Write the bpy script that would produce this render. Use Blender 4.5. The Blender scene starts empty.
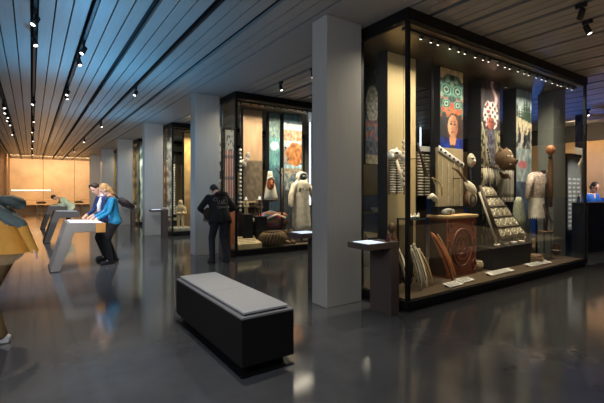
import bpy, bmesh, math, random
from mathutils import Vector, Matrix, Quaternion, noise
random.seed(7)
C = bpy.context.scene.collection
PI = math.pi
# ------------------------------------------------------------------ camera geometry
F = 392.8; HZ = 190.5; PSI = math.atan(270.5/392.8); EYE = 1.55
cP, sP = math.cos(PSI), math.sin(PSI)
def at(u, v, y):
    "world point where the sight line through photo pixel (u, v) meets the upright plane at depth y"
    a = (u-302)/F; d = Vector((a*cP+sP, -a*sP+cP, (HZ-v)/F)); t = y/d.y
    return Vector((t*d.x, y, EYE+t*d.z))
# ------------------------------------------------------------------ materials
def lin(c):
    return tuple(((x/255)/12.92 if x/255 <= .04045 else ((x/255+.055)/1.055)**2.4) for x in c)
MATS = {}
def mat(name, col, rough=.6, metal=0., var=.12, scale=8., bump=0., stretch=(1, 1, 1), emit=0., spec=.5, coat=0.):
    if name in MATS: return MATS[name]
    m = bpy.data.materials.new(name); m.use_nodes = True; MATS[name] = m
    nt = m.node_tree; N = nt.nodes; L = nt.links
    b = N['Principled BSDF']; c = lin(col)
    b.inputs['Roughness'].default_value = rough; b.inputs['Metallic'].default_value = metal
    b.inputs['Specular IOR Level'].default_value = spec; b.inputs['Coat Weight'].default_value = coat
    tc = N.new('ShaderNodeTexCoord'); mp = N.new('ShaderNodeMapping'); mp.inputs['Scale'].default_value = stretch
    nz = N.new('ShaderNodeTexNoise'); nz.inputs['Scale'].default_value = scale; nz.inputs['Detail'].default_value = 4
    L.new(tc.outputs['Object'], mp.inputs[0]); L.new(mp.outputs[0], nz.inputs['Vector'])
    r = N.new('ShaderNodeValToRGB')
    r.color_ramp.elements[0].position = .3; r.color_ramp.elements[1].position = .7
    r.color_ramp.elements[0].color = (*[x*(1-var) for x in c], 1); r.color_ramp.elements[1].color = (*[min(1, x*(1+var)) for x in c], 1)
    L.new(nz.outputs['Fac'], r.inputs[0]); L.new(r.outputs[0], b.inputs['Base Color'])
    if bump:
        bp = N.new('ShaderNodeBump'); bp.inputs['Strength'].default_value = bump; bp.inputs['Distance'].default_value = .01
        L.new(nz.outputs['Fac'], bp.inputs['Height']); L.new(bp.outputs[0], b.inputs['Normal'])
    if emit:
        L.new(r.outputs[0], b.inputs['Emission Color']); b.inputs['Emission Strength'].default_value = emit
    return m
def print_mat():
    if 'print' in MATS: return MATS['print']
    m = bpy.data.materials.new('print'); m.use_nodes = True; MATS['print'] = m
    nt = m.node_tree; b = nt.nodes['Principled BSDF']; b.inputs['Roughness'].default_value = .55
    at_ = nt.nodes.new('ShaderNodeVertexColor'); at_.layer_name = 'ink'
    nt.links.new(at_.outputs['Color'], b.inputs['Base Color']); return m
def glass_mat():
    m = bpy.data.materials.new('clear_glass'); m.use_nodes = True; nt = m.node_tree; N = nt.nodes; L = nt.links
    N.remove(N['Principled BSDF']); o = N['Material Output']
    t = N.new('ShaderNodeBsdfTransparent'); t.inputs[0].default_value = (.965, .985, .978, 1)
    g = N.new('ShaderNodeBsdfGlossy'); g.inputs['Roughness'].default_value = .0
    lw = N.new('ShaderNodeLayerWeight'); pw = N.new('ShaderNodeMath'); pw.operation = 'POWER'; pw.inputs[1].default_value = 5
    f = N.new('ShaderNodeMapRange'); f.inputs['To Min'].default_value = .022; f.inputs['To Max'].default_value = .9   # Schlick reflectance, same from both sides
    L.new(lw.outputs['Facing'], pw.inputs[0]); L.new(pw.outputs[0], f.inputs[0])
    mx = N.new('ShaderNodeMixShader'); L.new(f.outputs[0], mx.inputs[0]); L.new(t.outputs[0], mx.inputs[1]); L.new(g.outputs[0], mx.inputs[2])
    L.new(mx.outputs[0], o.inputs[0]); return m
GLASS = glass_mat()
def floor_mat():
    m = bpy.data.materials.new('polished_concrete'); m.use_nodes = True; nt = m.node_tree; N = nt.nodes; L = nt.links
    b = N['Principled BSDF']; tc = N.new('ShaderNodeTexCoord')
    n1 = N.new('ShaderNodeTexNoise'); n1.inputs['Scale'].default_value = 1.3; n1.inputs['Detail'].default_value = 7; n1.inputs['Roughness'].default_value = .65
    n2 = N.new('ShaderNodeTexNoise'); n2.inputs['Scale'].default_value = 55; n2.inputs['Detail'].default_value = 3
    for n in (n1, n2): L.new(tc.outputs['Object'], n.inputs['Vector'])
    r = N.new('ShaderNodeValToRGB'); r.color_ramp.elements[0].position = .3; r.color_ramp.elements[1].position = .75
    r.color_ramp.elements[0].color = (*lin((70, 71, 73)), 1); r.color_ramp.elements[1].color = (*lin((90, 91, 92)), 1)
    L.new(n1.outputs['Fac'], r.inputs[0]); L.new(r.outputs[0], b.inputs['Base Color'])
    mr = N.new('ShaderNodeMapRange'); mr.inputs['To Min'].default_value = .085; mr.inputs['To Max'].default_value = .125
    L.new(n1.outputs['Fac'], mr.inputs[0]); L.new(mr.outputs[0], b.inputs['Roughness'])
    bp = N.new('ShaderNodeBump'); bp.inputs['Strength'].default_value = .02; bp.inputs['Distance'].default_value = .01
    L.new(n2.outputs['Fac'], bp.inputs['Height']); L.new(bp.outputs[0], b.inputs['Normal'])
    b.inputs['Specular IOR Level'].default_value = .75
    return m
def emis(name, col, s):
    m = bpy.data.materials.new(name); m.use_nodes = True; b = m.node_tree.nodes['Principled BSDF']
    b.inputs['Base Color'].default_value = (*lin(col), 1); b.inputs['Emission Color'].default_value = (*lin(col), 1)
    b.inputs['Emission Strength'].default_value = s; MATS[name] = m; return m
black = mat('black_metal', (22, 22, 24), .45, .3)
bronze = mat('dark_bronze', (34, 32, 31), .4, .6)
soffm = mat('satin_metal', (120, 108, 92), .38, .85, var=.05)
ceilm = mat('ceiling_slat', (150, 146, 140), .42, .0, var=.06, scale=3, stretch=(8, .5, 1))
soffit_m = mat('soffit_grey', (150, 146, 142), .5, 0, var=.04)
dark = mat('ceiling_void', (8, 8, 9), .9)
conc = mat('column_concrete', (158, 156, 150), .7, 0, var=.07, scale=6, stretch=(14, 14, .25), bump=.15)
deckm = mat('deck_brown', (92, 78, 62), .35, 0, var=.2, scale=5, stretch=(1, 4, 1))
kiosk_m = mat('kiosk_grey', (138, 132, 122), .5, .2, var=.04)
rail_m = mat('rail_brown', (92, 80, 74), .5, .2, var=.06)
bone = mat('bone', (226, 216, 192), .5, 0, .1, 30)
tan_wood = mat('tan_wood', (186, 160, 116), .6, 0, .25, 12, .2, (6, 6, .6))
brown_wood = mat('brown_wood', (96, 66, 42), .55, 0, .3, 10, .2, (6, 6, .6))
red_wood = mat('red_cedar', (158, 82, 52), .5, 0, .3, 9, .15, (6, 6, .5))
dark_wood = mat('dark_wood', (62, 46, 36), .5, 0, .3, 9, .15, (6, 6, .5))
grey_wood = mat('weathered_wood', (176, 168, 146), .65, 0, .25, 14, .25)
orange_wood = mat('orange_wood', (196, 108, 58), .5, 0, .3, 9, .1, (6, 6, .8))
cream = mat('cream_hide', (224, 214, 190), .8, 0, .12, 14, .2)
brown_fur = mat('brown_fur', (92, 70, 48), .9, 0, .4, 40, .8)
white_fur = mat('white_fur', (232, 226, 214), .9, 0, .2, 40, .8)
white_paint = mat('white_card', (206, 204, 198), .6, 0, .03)
blackbox = mat('black_box', (34, 33, 34), .5, 0, .05)
beige = mat('beige_weave', (196, 174, 128), .75, 0, .12, 30, .15, (5, 5, .05))
slab_dark = mat('slab_dark', (30, 30, 32), .6, 0, .1)
lens_m = emis('lamp_lens', (255, 246, 232), 3.2)
screen_m = emis('screen_white', (226, 234, 244), 1.0)
tube_m = emis('tube_white', (220, 236, 255), 2.2)
skin = mat('skin', (214, 168, 142), .5, 0, .05, 20)
lip_m = mat('lips', (170, 90, 84), .5); eye_m = mat('eye_dark', (36, 26, 22), .3)
# ------------------------------------------------------------------ mesh builder
def chain_loc(o):
    v = Vector((0, 0, 0))
    while o is not None: v += o.location; o = o.parent
    return v
class MB:
    def __init__(s): s.v = []; s.f = []; s.m = []; s.sm = []
    def add(s, vs, fs, m=0, sm=False):
        k = len(s.v); s.v += [tuple(p) for p in vs]
        for f in fs: s.f.append(tuple(i+k for i in f)); s.m.append(m); s.sm.append(sm)
        return s
    def box(s, x0, x1, y0, y1, z0, z1, m=0):
        return s.add([(x0,y0,z0),(x1,y0,z0),(x1,y1,z0),(x0,y1,z0),(x0,y0,z1),(x1,y0,z1),(x1,y1,z1),(x0,y1,z1)],
                     [(0,3,2,1),(4,5,6,7),(0,1,5,4),(1,2,6,5),(2,3,7,6),(3,0,4,7)], m)
    def obox(s, c, sx, sy, sz, rot=None, m=0):
        R = rot or Matrix.Identity(3); c = Vector(c); vs = []
        for z in (-1, 1):
            for x, y in ((-1,-1),(1,-1),(1,1),(-1,1)): vs.append(c + R @ Vector((x*sx/2, y*sy/2, z*sz/2)))
        return s.add(vs, [(0,3,2,1),(4,5,6,7),(0,1,5,4),(1,2,6,5),(2,3,7,6),(3,0,4,7)], m)
    def tube(s, pts, rad, n=8, m=0, cap=True, flat=None):
        pts = [Vector(p) for p in pts]; k = len(pts)
        if not hasattr(rad, '__len__'): rad = [rad]*k
        vs = []; fs = []; up = None
        for i, p in enumerate(pts):
            t = (pts[min(i+1, k-1)]-pts[max(i-1, 0)]).normalized()
            if up is None: up = t.orthogonal().normalized()
            if flat is not None: up = Vector(flat)
            up = (up - t*up.dot(t)).normalized(); w = t.cross(up)
            r = rad[i]; ra, rb = r if hasattr(r, '__len__') else (r, r)
            for j in range(n):
                a = 2*PI*j/n; vs.append(p + up*math.cos(a)*ra + w*math.sin(a)*rb)
        for i in range(k-1):
            for j in range(n):
                a = i*n+j; b = i*n+(j+1) % n; fs.append((a, b, b+n, a+n))
        if cap: fs.append(tuple(range(n-1, -1, -1))); fs.append(tuple((k-1)*n+j for j in range(n)))
        return s.add(vs, fs, m, True)
    def ball(s, c, r, m=0, nu=12, nv=8, rot=None, fn=None):
        if not hasattr(r, '__len__'): r = (r, r, r)
        c = Vector(c); vs = []; fs = []
        for i in range(nv+1):
            th = PI*i/nv
            for j in range(nu):
                ph = 2*PI*j/nu; d = Vector((math.sin(th)*math.cos(ph), math.sin(th)*math.sin(ph), math.cos(th)))
                k = fn(d) if fn else 1
                p = Vector((d.x*r[0]*k, d.y*r[1]*k, d.z*r[2]*k)); vs.append(c + (rot @ p if rot else p))
        for i in range(nv):
            for j in range(nu):
                a = i*nu+j; b = i*nu+(j+1) % nu; fs.append((a, a+nu, b+nu, b))
        return s.add(vs, fs, m, True)
    def lathe(s, c, prof, n=20, m=0, sx=1, sy=1):
        c = Vector(c); vs = []; fs = []; k = len(prof)
        for r, z in prof:
            for j in range(n):
                a = 2*PI*j/n; vs.append(c + Vector((r*math.cos(a)*sx, r*math.sin(a)*sy, z)))
        for i in range(k-1):
            for j in range(n):
                a = i*n+j; b = i*n+(j+1) % n; fs.append((a, b, b+n, a+n))
        fs.append(tuple(range(n-1, -1, -1))); fs.append(tuple((k-1)*n+j for j in range(n)))
        return s.add(vs, fs, m, True)
    def prism(s, poly, ax, d0, d1, m=0):
        "poly in the two other axes, extruded along ax from d0 to d1"
        n = len(poly)
        def P(p, d): return {'x': (d, p[0], p[1]), 'y': (p[0], d, p[1]), 'z': (p[0], p[1], d)}[ax]
        vs = [P(p, d0) for p in poly]+[P(p, d1) for p in poly]
        fs = [tuple(range(n)), tuple(range(2*n-1, n-1, -1))]+[(i, i+n, (i+1) % n+n, (i+1) % n) for i in range(n)]
        return s.add(vs, fs, m)
    def sheet(s, fn, nu, nv, th=.01, m=0):
        "closed thick sheet: fn(a,b)->(point, normal)"
        F_ = []; B = []
        for i in range(nv+1):
            for j in range(nu+1):
                p, n = fn(j/nu, i/nv); p = Vector(p); n = Vector(n); F_.append(p+n*th/2); B.append(p-n*th/2)
        K = len(F_); w = nu+1; fs = []
        for i in range(nv):
            for j in range(nu):
                a = i*w+j; fs.append((a, a+1, a+w+1, a+w)); fs.append((K+a, K+a+w, K+a+w+1, K+a+1))
        for j in range(nu): fs.append((j, K+j, K+j+1, j+1)); a = nv*w+j; fs.append((a, a+1, K+a+1, K+a))
        for i in range(nv): a = i*w; fs.append((a, a+w, K+a+w, K+a)); a = i*w+nu; fs.append((a, K+a, K+a+w, a+w))
        return s.add(F_+B, fs, m, True)
    def build(s, name, mats, parent=None, bevel=0., fix=True):
        off = chain_loc(parent) if parent is not None else Vector((0, 0, 0))
        me = bpy.data.meshes.new(name); me.from_pydata([tuple(Vector(p)-off) for p in s.v], [], s.f)
        if not isinstance(mats, (list, tuple)): mats = [mats]
        for m in mats: me.materials.append(m)
        for p, mi, sm in zip(me.polygons, s.m, s.sm): p.material_index = mi; p.use_smooth = sm
        if fix or bevel:
            bm = bmesh.new(); bm.from_mesh(me)
            bmesh.ops.recalc_face_normals(bm, faces=bm.faces)
            if bevel: bmesh.ops.bevel(bm, geom=list(bm.edges), offset=bevel, segments=2, affect='EDGES', profile=.5)
            bm.to_mesh(me); bm.free()
        o = bpy.data.objects.new(name, me); C.objects.link(o)
        if parent is not None: o.parent = parent
        return o
def tag(o, label=None, cat=None, group=None, kind=None):
    if label: o['label'] = label
    if cat: o['category'] = cat
    if group: o['group'] = group
    if kind: o['kind'] = kind
    return o
def thing(name, label, cat, loc=(0, 0, 0), group=None):
    o = bpy.data.objects.new(name, None); C.objects.link(o); o.location = loc; o.empty_display_size = .1
    return tag(o, label, cat, group)
def copy_tree(o, parent=None):
    c = o.copy(); C.objects.link(c)
    if parent is not None: c.parent = parent
    for ch in list(o.children): copy_tree(ch, c)
    return c
def struct(name, mb, m, **k): return tag(mb.build(name, m, **k), kind='structure')
def spot(loc, target, power, col=(255, 236, 210), ang=40, blend=.4, size=.03, name='spot'):
    l = bpy.data.lights.new(name, 'SPOT'); l.energy = power; l.color = lin(col); l.spot_size = math.radians(ang); l.spot_blend = blend; l.shadow_soft_size = size
    o = bpy.data.objects.new(name, l); C.objects.link(o); o.location = loc
    o.rotation_euler = (Vector(target)-Vector(loc)).to_track_quat('-Z', 'Y').to_euler(); return o
def area(loc, target, power, sx, sy, col=(255, 240, 220), name='area', spread=180):
    l = bpy.data.lights.new(name, 'AREA'); l.energy = power; l.color = lin(col); l.shape = 'RECTANGLE'; l.size = sx; l.size_y = sy; l.spread = math.radians(spread)
    o = bpy.data.objects.new(name, l); C.objects.link(o); o.location = loc
    d = Vector(target)-Vector(loc); o.rotation_euler = d.to_track_quat('-Z', 'Y').to_euler(); return o
ORD = ['first', 'second', 'third', 'fourth', 'fifth', 'sixth', 'seventh', 'eighth', 'ninth', 'tenth', 'eleventh', 'twelfth']
# ------------------------------------------------------------------ room
CZ = 3.87; STEP = 5.04; COLY = 4.06; CASEY = 3.32; CX0, CX1 = 3.91, 9.42; CDEP = 2.02
FARY = 35.; RX = 16.2
struct('floor', MB().box(-7, RX+1, -8, FARY+1, -.1, 0), floor_mat())
cb = MB(); cb.box(-7, RX+1, -8, FARY+1, 3.97, 4.07, 1)
k0 = -11
for k in range(k0, 28):
    x = .04+.62*k
    for j in range(3):
        a = x+.04+j*.181; b = a+.164
        segs = [(-8, FARY)]
        if b > 3.1 and a < 3.93: continue
        for y0, y1 in segs: cb.box(a, b, y0, y1, CZ, 3.93, 0)
cb.box(3.12, 3.93, -8, FARY, CZ, 3.95, 2)
struct('ceiling', cb, [ceilm, dark, soffit_m])
warm_wall = mat('far_wall_panel', (196, 170, 140), .45, 0, .22, .9, 0)
wf = MB()
for i in range(9):
    x = -1.3+i*2.02; wf.box(x+.012, x+2.008, FARY, FARY+.1, 0, 3.97)
wf.box(-1.5, RX+1, FARY+.08, FARY+.2, 0, 4, 1)
struct('wall_far', wf, [warm_wall, dark])
plaster = mat('wall_brown', (120, 92, 70), .6, 0, .1, 2)
wall_dark = mat('wall_dark', (62, 60, 60), .7, 0, .08, 2)
struct('wall_left', MB().box(-1.5, -1.3, 19, FARY, 0, 3.97), plaster)
struct('wall_outer', MB().box(-7.2, -7, -8, 19, 0, 3.97), wall_dark)
struct('wall_back', MB().box(-7, RX+1, -8.2, -8, 0, 3.97), wall_dark)
rw = MB(); rw.box(RX, RX+.2, -8, FARY, 0, 1.3, 2); rw.box(RX, RX+.2, -8, FARY, 1.3, 3.3, 0); rw.box(RX-.05, RX+.2, -8, FARY, 3.3, 3.97, 1)
blue_lit_wall = mat('blue_lit_wall', (30, 86, 168), .5, 0, .12, 1.5)  # blue light on the lower wall band put into its colour
tan_wall = mat('tan_wall', (206, 168, 116), .6, 0, .1, 1.2)
struct('wall_right', rw, [tan_wall, wall_dark, blue_lit_wall])
for k in range(6):
    y = COLY+STEP*k
    struct('column', MB().box(3.19, 3.81, y, y+.33, 0, CZ), conc, bevel=.008)
    struct('column', MB().box(9.64, 10.26, y, y+.33, 0, CZ), conc, bevel=.008)
# ------------------------------------------------------------------ display cases
def make_case(y0, label, full=True):
    y1 = y0+CDEP; t = thing('display_case', label, 'display case', (CX0, y0, 0), 'glass display cases along the columns')
    MB().box(CX0+.03, CX1-.03, y0+.03, y1-.03, 0, .05).box(CX0, CX1, y0, y1, .05, .135).build('plinth', black, t)
    MB().box(CX0+.05, CX1-.05, y0+.05, y1-.05, .13, .15).build('deck', deckm, t)
    MB().box(CX0, CX1, y0, y1, 3.72, CZ-.002).build('canopy', bronze, t)
    MB().box(CX0+.06, CX1-.06, y0+.06, y1-.06, 3.70, 3.725).build('canopy_lining', soffm, t)
    g = .006; X = [CX0+.02+i*(CX1-CX0-.04)/4 for i in range(5)]
    for i in range(4):
        MB().box(X[i]+g, X[i+1]-g, y0+.02, y0+.032, .13, 3.72).build('glass_pane', GLASS, t)
        MB().box(X[i]+g, X[i+1]-g, y1-.032, y1-.02, .13, 3.72).build('glass_pane', GLASS, t)
    ym = y0+.9
    for x in (CX0+.02, CX1-.032):
        for a, b in ((y0+.04, ym), (ym+.012, y1-.04)):
            MB().box(x, x+.012, a, b, .13, 3.72).build('glass_pane', GLASS, t)
    for x in (CX0+.012, CX1-.06):
        for y in (y0+.012, y1-.06):
            MB().box(x, x+.048, y, y+.048, .13, 3.72).build('corner_post', black, t)
    MB().box(CX0+.036, CX0+.07, ym-.02, ym+.02, .15, 3.70).build('side_mullion', black, t)
    tr = MB().box(CX0+.12, CX1-.12, y0+.15, y0+.21, 3.665, 3.70).build('light_track', black, t)
    n = 24
    for i in range(n):
        x = CX0+.25+i*(CX1-CX0-.5)/(n-1)+(.03 if i % 3 else -.03)
        m = MB().tube([(x, y0+.18, 3.67), (x, y0+.20, 3.63)], .02, 8, 0).tube([(x, y0+.20, 3.632), (x, y0+.2015, 3.626)], .015, 8, 1)
        m.build('spot', [black, lens_m], tr)
    return t
where = ['nearest tall glass display case with brown bentwood chest inside', 'second tall glass display case holding a hooded white parka',
         'third glass display case with a pale carved figure at its corner', 'fourth glass display case far down the row of columns', 'fifth glass display case at the far end of the columns']
for k in range(5):
    y0 = CASEY+STEP*k+(.05 if k else 0); make_case(y0, where[k])
    P = [95, 130, 130, 120, 110][k]
    area((6.66, y0+.26, 3.62), (6.66, y0+.75, 0), P, 5.1, .1, (255, 238, 212), 'case_strip', 150)
# ------------------------------------------------------------------ printed wall slabs
def ell(s, t, cx, cy, rx, ry): return ((s-cx)/rx)**2+((t-cy)/ry)**2
def nz(x, y, z=0): return noise.noise(Vector((x, y, z)))
def banner(name, label, cat, x0, x1, y, z0, z1, fn, nu=30, nv=120, depth=.2, group=None, body=slab_dark):
    t = thing(name, label, cat, ((x0+x1)/2, y+depth/2, z0), group)
    MB().box(x0, x1, y, y+depth, z0, z1).build('panel_body', body, t)  # dark body colour stands for the unlit side faces
    vs = []; fs = []; cols = []
    for i in range(nv+1):
        for j in range(nu+1):
            vs.append((x0+.01+(x1-x0-.02)*j/nu, y-.004, z0+.01+(z1-z0-.02)*i/nv)); cols.append(lin(fn(j/nu, i/nv)))
    w = nu+1
    for i in range(nv):
        for j in range(nu): a = i*w+j; fs.append((a, a+1, a+w+1, a+w))
    m = MB(); m.add(vs, fs); o = m.build('printed_photo', print_mat(), t, fix=False)
    ca = o.data.color_attributes.new('ink', 'FLOAT_COLOR', 'POINT')
    for i, c in enumerate(cols): ca.data[i].color = (*c, 1)
    return t
def clampc(c): return tuple(max(0, min(255, x)) for x in c)
def mixc(a, b, k): k = max(0, min(1, k)); return tuple(x*(1-k)+y*k for x, y in zip(a, b))
def zt(z): return (z-.15)/3.55       # height to print coordinate of a full slab
def tex(c, s, t, k=.22):
    m = 1+k*(nz(s*7, t*26, 11)+.6*nz(s*19, t*70, 5)); return clampc(tuple(x*m for x in c))
def p_portrait(s, t):                # person in a tall carved headdress, blue jacket
    c = (44, 44, 50)
    if t > .945: c = mixc((236, 190, 130), (250, 220, 170), nz(s*4, t*20)+.5)
    if .755 < t < .975 and ell(s, t, .5, .84, .62, .14) < 1:
        u = abs(s-.5); k = math.sin(u*22+t*70)+math.sin(t*110-u*12)
        c = (32, 50, 50) if k < -.4 else ((58, 112, 100) if k < .35 else ((176, 76, 52) if t < .86 else (128, 146, 124)))
        for cy, rx, ry in ((.895, .22, .03), (.825, .17, .024)):
            e = ell(s, t, .5+(.25 if s > .5 else -.25), cy, rx, ry)
            if e < 1: c = (96, 156, 138)
            if e < .6: c = (24, 40, 42)
            if e < .3: c = (150, 196, 176)
            if e < .12: c = (24, 34, 34)
        if ell(s, t, .52, .79, .36, .02) < 1: c = (204, 98, 52) if nz(s*9, t*60) > -.2 else (60, 110, 96)
    if t < .785:
        if ell(s, t, .60, .70, .36, .085) < 1: c = mixc((52, 32, 24), (96, 60, 40), nz(s*14, t*12)+.3)
        if ell(s, t, .54, .715, .22, .058) < 1: c = mixc((226, 172, 134), (166, 104, 78), (s-.4)*3)
        for ex in (.46, .62):
            if ell(s, t, ex, .727, .05, .006) < 1: c = (44, 28, 24)
            if ell(s, t, ex, .738, .07, .003) < 1: c = (70, 44, 34)
        if ell(s, t, .53, .686, .08, .005) < 1: c = (156, 76, 70)
        if ell(s, t, .53, .706, .03, .006) < 1: c = (178, 116, 88)
        if .62 < t < .665 and abs(s-.53) < .15: c = (206, 148, 112)
        if t < .658 and abs(s-.53) > (.658-t)*-1.6+.16: c = mixc((24, 62, 186), (12, 28, 96), nz(s*6, t*30)+.5)
    if t < .52: c = (34, 50, 92)
    return tex(c, s, t)
def p_dancer(s, t):                  # dancer in patterned robe under a streak of pink light
    c = mixc((30, 28, 36), (74, 62, 70), nz(s*5, t*14)+.4)
    x = .66+.08*math.sin(t*50)+(.95-t)*1.2; d = abs(s-x)
    if t > .855: c = mixc((252, 214, 220), c, d*9-.3) if d < .16 else mixc(mixc((150, 92, 108), c, d*2.4), c, .1)
    if .735 < t < .885 and ell(s, t, .5, .81, .4, .085) < 1:
        c = (226, 216, 210) if math.sin(s*24)*math.sin(t*150) > -.2 else (60, 46, 56)
        if nz(s*9, t*50, 3) > .3: c = (160, 66, 72)
    if ell(s, t, .5, .765, .2, .034) < 1: c = mixc((184, 96, 76), (110, 56, 50), (s-.4)*4)
    for ex in (.43, .57):
        if ell(s, t, ex, .773, .05, .006) < 1: c = (40, 20, 20)
    if t < .73:
        c = mixc((84, 78, 68), (176, 164, 140), nz(s*9, t*26, 5)*1.2+.4)
        if abs(s-.5) < .18: c = mixc((118, 118, 140), (50, 48, 58), nz(s*12, t*40)+.5)
        if abs(s-.5) > .34: c = (40, 44, 36) if nz(s*10, t*30, 8) < 0 else (190, 182, 140)
    return tex(c, s, t)
def p_village(s, t):                 # pale sky, dark firs, pale house fronts and people
    c = mixc((206, 222, 228), (150, 184, 204), (t-.9)*8)
    for k in range(7):
        cx = .05+.155*k; h = .925+.035*math.sin(k*5.1); w = (h-t)*1.5
        if t < h and abs(s-cx) < w*(1+.4*math.sin(t*400)): c = mixc((34, 54, 46), (70, 92, 74), nz(s*12, t*40)+.5)
    if t < .835-.03*s: c = mixc((214, 204, 172), (190, 178, 144), nz(s*6, t*30)+.5)
    if t < .80-.03*s: c = (104, 96, 82) if abs((s*4) % 1-.5) < .16 and t > .745 else (210, 200, 172)
    if t < .735: c = (200, 196, 184) if nz(s*5, t*22, 4) > -.1 else (74, 84, 86)
    for cx, cy in ((.2, .715), (.55, .70), (.82, .72)):
        if ell(s, t, cx, cy, .09, .04) < 1: c = (30, 34, 42)
        if ell(s, t, cx, cy+.047, .045, .012) < 1: c = (96, 66, 52)
    if t < .65: c = mixc((110, 146, 154), (200, 194, 190), nz(s*7, t*20, 9)+.5)
    if t < .58 and ell(s, t, .4, .55, .3, .025) < 1: c = (196, 120, 130)
    if t < .45: c = mixc((96, 116, 140), (60, 70, 90), nz(s*6, t*20)+.5)
    return tex(c, s, t)
def p_coast(s, t):                   # coast: sky, cloud, tan bluffs, dark gulls, hide and shallow water
    c = (150, 182, 196)
    if t > .93: c = (120, 150, 160)
    if .88 < t < .93: c = (226, 232, 234)
    if .79 < t < .88: c = mixc((196, 164, 136), (150, 112, 84), nz(s*7, t*40)+.5)
    if .74 < t < .79: c = mixc((150, 172, 184), (190, 200, 204), nz(s*8, t*60)+.5)
    if .6 < t < .74:
        c = mixc((120, 130, 140), (164, 150, 134), nz(s*5, t*18)+.5)
        if nz(s*6+3, t*34, 7) > .22: c = (34, 34, 40)
    if ell(s, t, .62+.12*nz(t*30, 2), .685, .5, .095) < 1 and s+t*4 > 2.75+.2*nz(s*9, t*30): c = mixc((204, 140, 78), (140, 84, 46), nz(s*7, t*30)+.5)
    if t < .57: c = mixc((60, 92, 112), (176, 168, 148), nz(s*8, t*30, 2)*1.6+.5)
    if .53 < t < .57: c = mixc((196, 180, 152), (120, 110, 98), nz(s*10, t*60)+.5)
    if t < .4: c = (60, 66, 70)
    return tex(c, s, t, .3)
def p_reflection(s, t):                    # teal reflection with a white glow, painted as a print
    c = mixc((74, 126, 128), (112, 160, 156), nz(s*5, t*14)+.5)
    if t > .8: c = mixc((96, 120, 116), (130, 150, 140), nz(s*5, t*40)+.5)
    if ell(s, t, .5, .74, .42, .035) < 1.3: c = mixc((236, 244, 240), c, ell(s, t, .5, .74, .42, .035)-.3)
    if t < .6: c = mixc((80, 130, 138), (50, 70, 84), (.6-t)*6+nz(s*7, t*30)*.4)
    return tex(c, s, t, .3)
def p_feathers(s, t):                # white feathered figure over pink and blue
    c = mixc((70, 86, 90), (104, 120, 116), nz(s*5, t*12)+.5)
    if .45 < t < .82 and ell(s, t, .45, .62, .42, .2) < 1: c = mixc((236, 234, 224), (170, 170, 160), nz(s*9, t*30)+.4)
    if .24 < t < .46: c = (186, 130, 130) if nz(s*6, t*18) > -.05 else (120, 140, 170)
    if t < .24: c = mixc((70, 96, 140), (170, 150, 140), nz(s*7, t*22, 2)+.4)
    if t < .1: c = (206, 196, 170)
    return tex(c, s, t, .3)
def p_textile(s, t):                 # woven hanging with red stripes
    if t > .78: return (214, 214, 204) if nz(s*6, t*20) > -.2 else (90, 96, 110)
    k = int(s*9) % 5
    c = [(226, 214, 200), (196, 84, 72), (240, 230, 216), (204, 128, 108), (120, 110, 100)][k]
    if int(t*30) % 7 == 0: c = mixc(c, (70, 80, 110), .6)
    return clampc(c)
def p_totem(s, t):
    c = (206, 206, 196) if t > .55 else (150, 140, 126)
    if nz(s*4, t*16, 3) > .12: c = (60, 72, 92)
    if int(t*14) % 5 == 2: c = (232, 228, 214)
    if .52 < t < .6: c = (56, 76, 104)
    if t < .5 and nz(s*5, t*18, 8) > .2: c = (186, 110, 84)
    return c
def p_weave(s, t):
    k = .5+.25*math.sin(s*150)+.3*nz(s*20, t*3)
    return clampc(mixc((186, 164, 116), (206, 186, 140), k))
def p_bark(s, t):
    if t > .62: return mixc((188, 156, 120), (170, 136, 102), nz(s*5, t*6)+.5)
    return mixc((120, 104, 84), (86, 76, 64), nz(s*6, t*30)+.5)
GP = 'tall printed wall slabs inside the cases'
banner('wall_slab', 'plain beige woven wall slab behind the ribbed bone vest', 'display panel', 4.50, 5.17, 4.23, .15, 3.70, p_weave, 60, 30, group=GP)
banner('wall_slab', 'wall slab printed with a portrait in carved headdress and blue jacket', 'display panel', 5.80, 6.48, 4.23, .15, 3.70, p_portrait, 40, 200, group=GP)
banner('wall_slab', 'wall slab printed with a dancer under a pink streak of light', 'display panel', 7.05, 7.73, 4.23, .15, 3.70, p_dancer, 36, 180, .28, group=GP)
banner('wall_slab', 'wall slab printed with firs and pale house fronts', 'display panel', 8.35, 9.02, 4.23, .15, 3.70, p_village, 36, 160, .28, group=GP)
a, b = at(365, 93, 4.95), at(381, 165, 4.95)
banner('hanging_photo', 'hanging photo of a white feathered figure beside the concrete column', 'display panel', a.x, b.x, 4.95, b.z, 3.70, p_feathers, 24, 80, .04)
D = STEP+.05
banner('wall_slab', 'tan bark-coloured wall slab beside the corner of the second case', 'display panel', at(243, 100, 4.23+D).x, at(262.5, 100, 4.23+D).x, 4.23+D, .15, 3.70, p_bark, 30, 80, group=GP)
banner('wall_slab', 'wall slab painted with a teal reflection and a big white glow', 'display panel', at(269, 100, 4.23+D).x, at(280, 100, 4.23+D).x, 4.23+D, .15, 3.70, p_reflection, 20, 120, group=GP)
banner('wall_slab', 'wall slab printed with a coast of tan bluffs and an orange hide', 'display panel', at(283.5, 100, 4.23+D).x, at(302, 100, 4.23+D).x, 4.23+D, .15, 3.70, p_coast, 30, 160, group=GP)
a, b = at(224.5, 122, 9.9), at(234, 222, 9.9)
banner('hanging_textile', 'woven hanging with red and cream stripes behind the man in black', 'textile', a.x, b.x, 9.9, b.z, 3.2, p_textile, 30, 60, .03)
a, b = at(212, 122, 10.0), at(223.5, 222, 10.0)
banner('hanging_photo', 'pale totem photo beside the red striped textile', 'display panel', a.x, b.x, 10.0, .3, 3.3, p_totem, 20, 80, .03)
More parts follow.
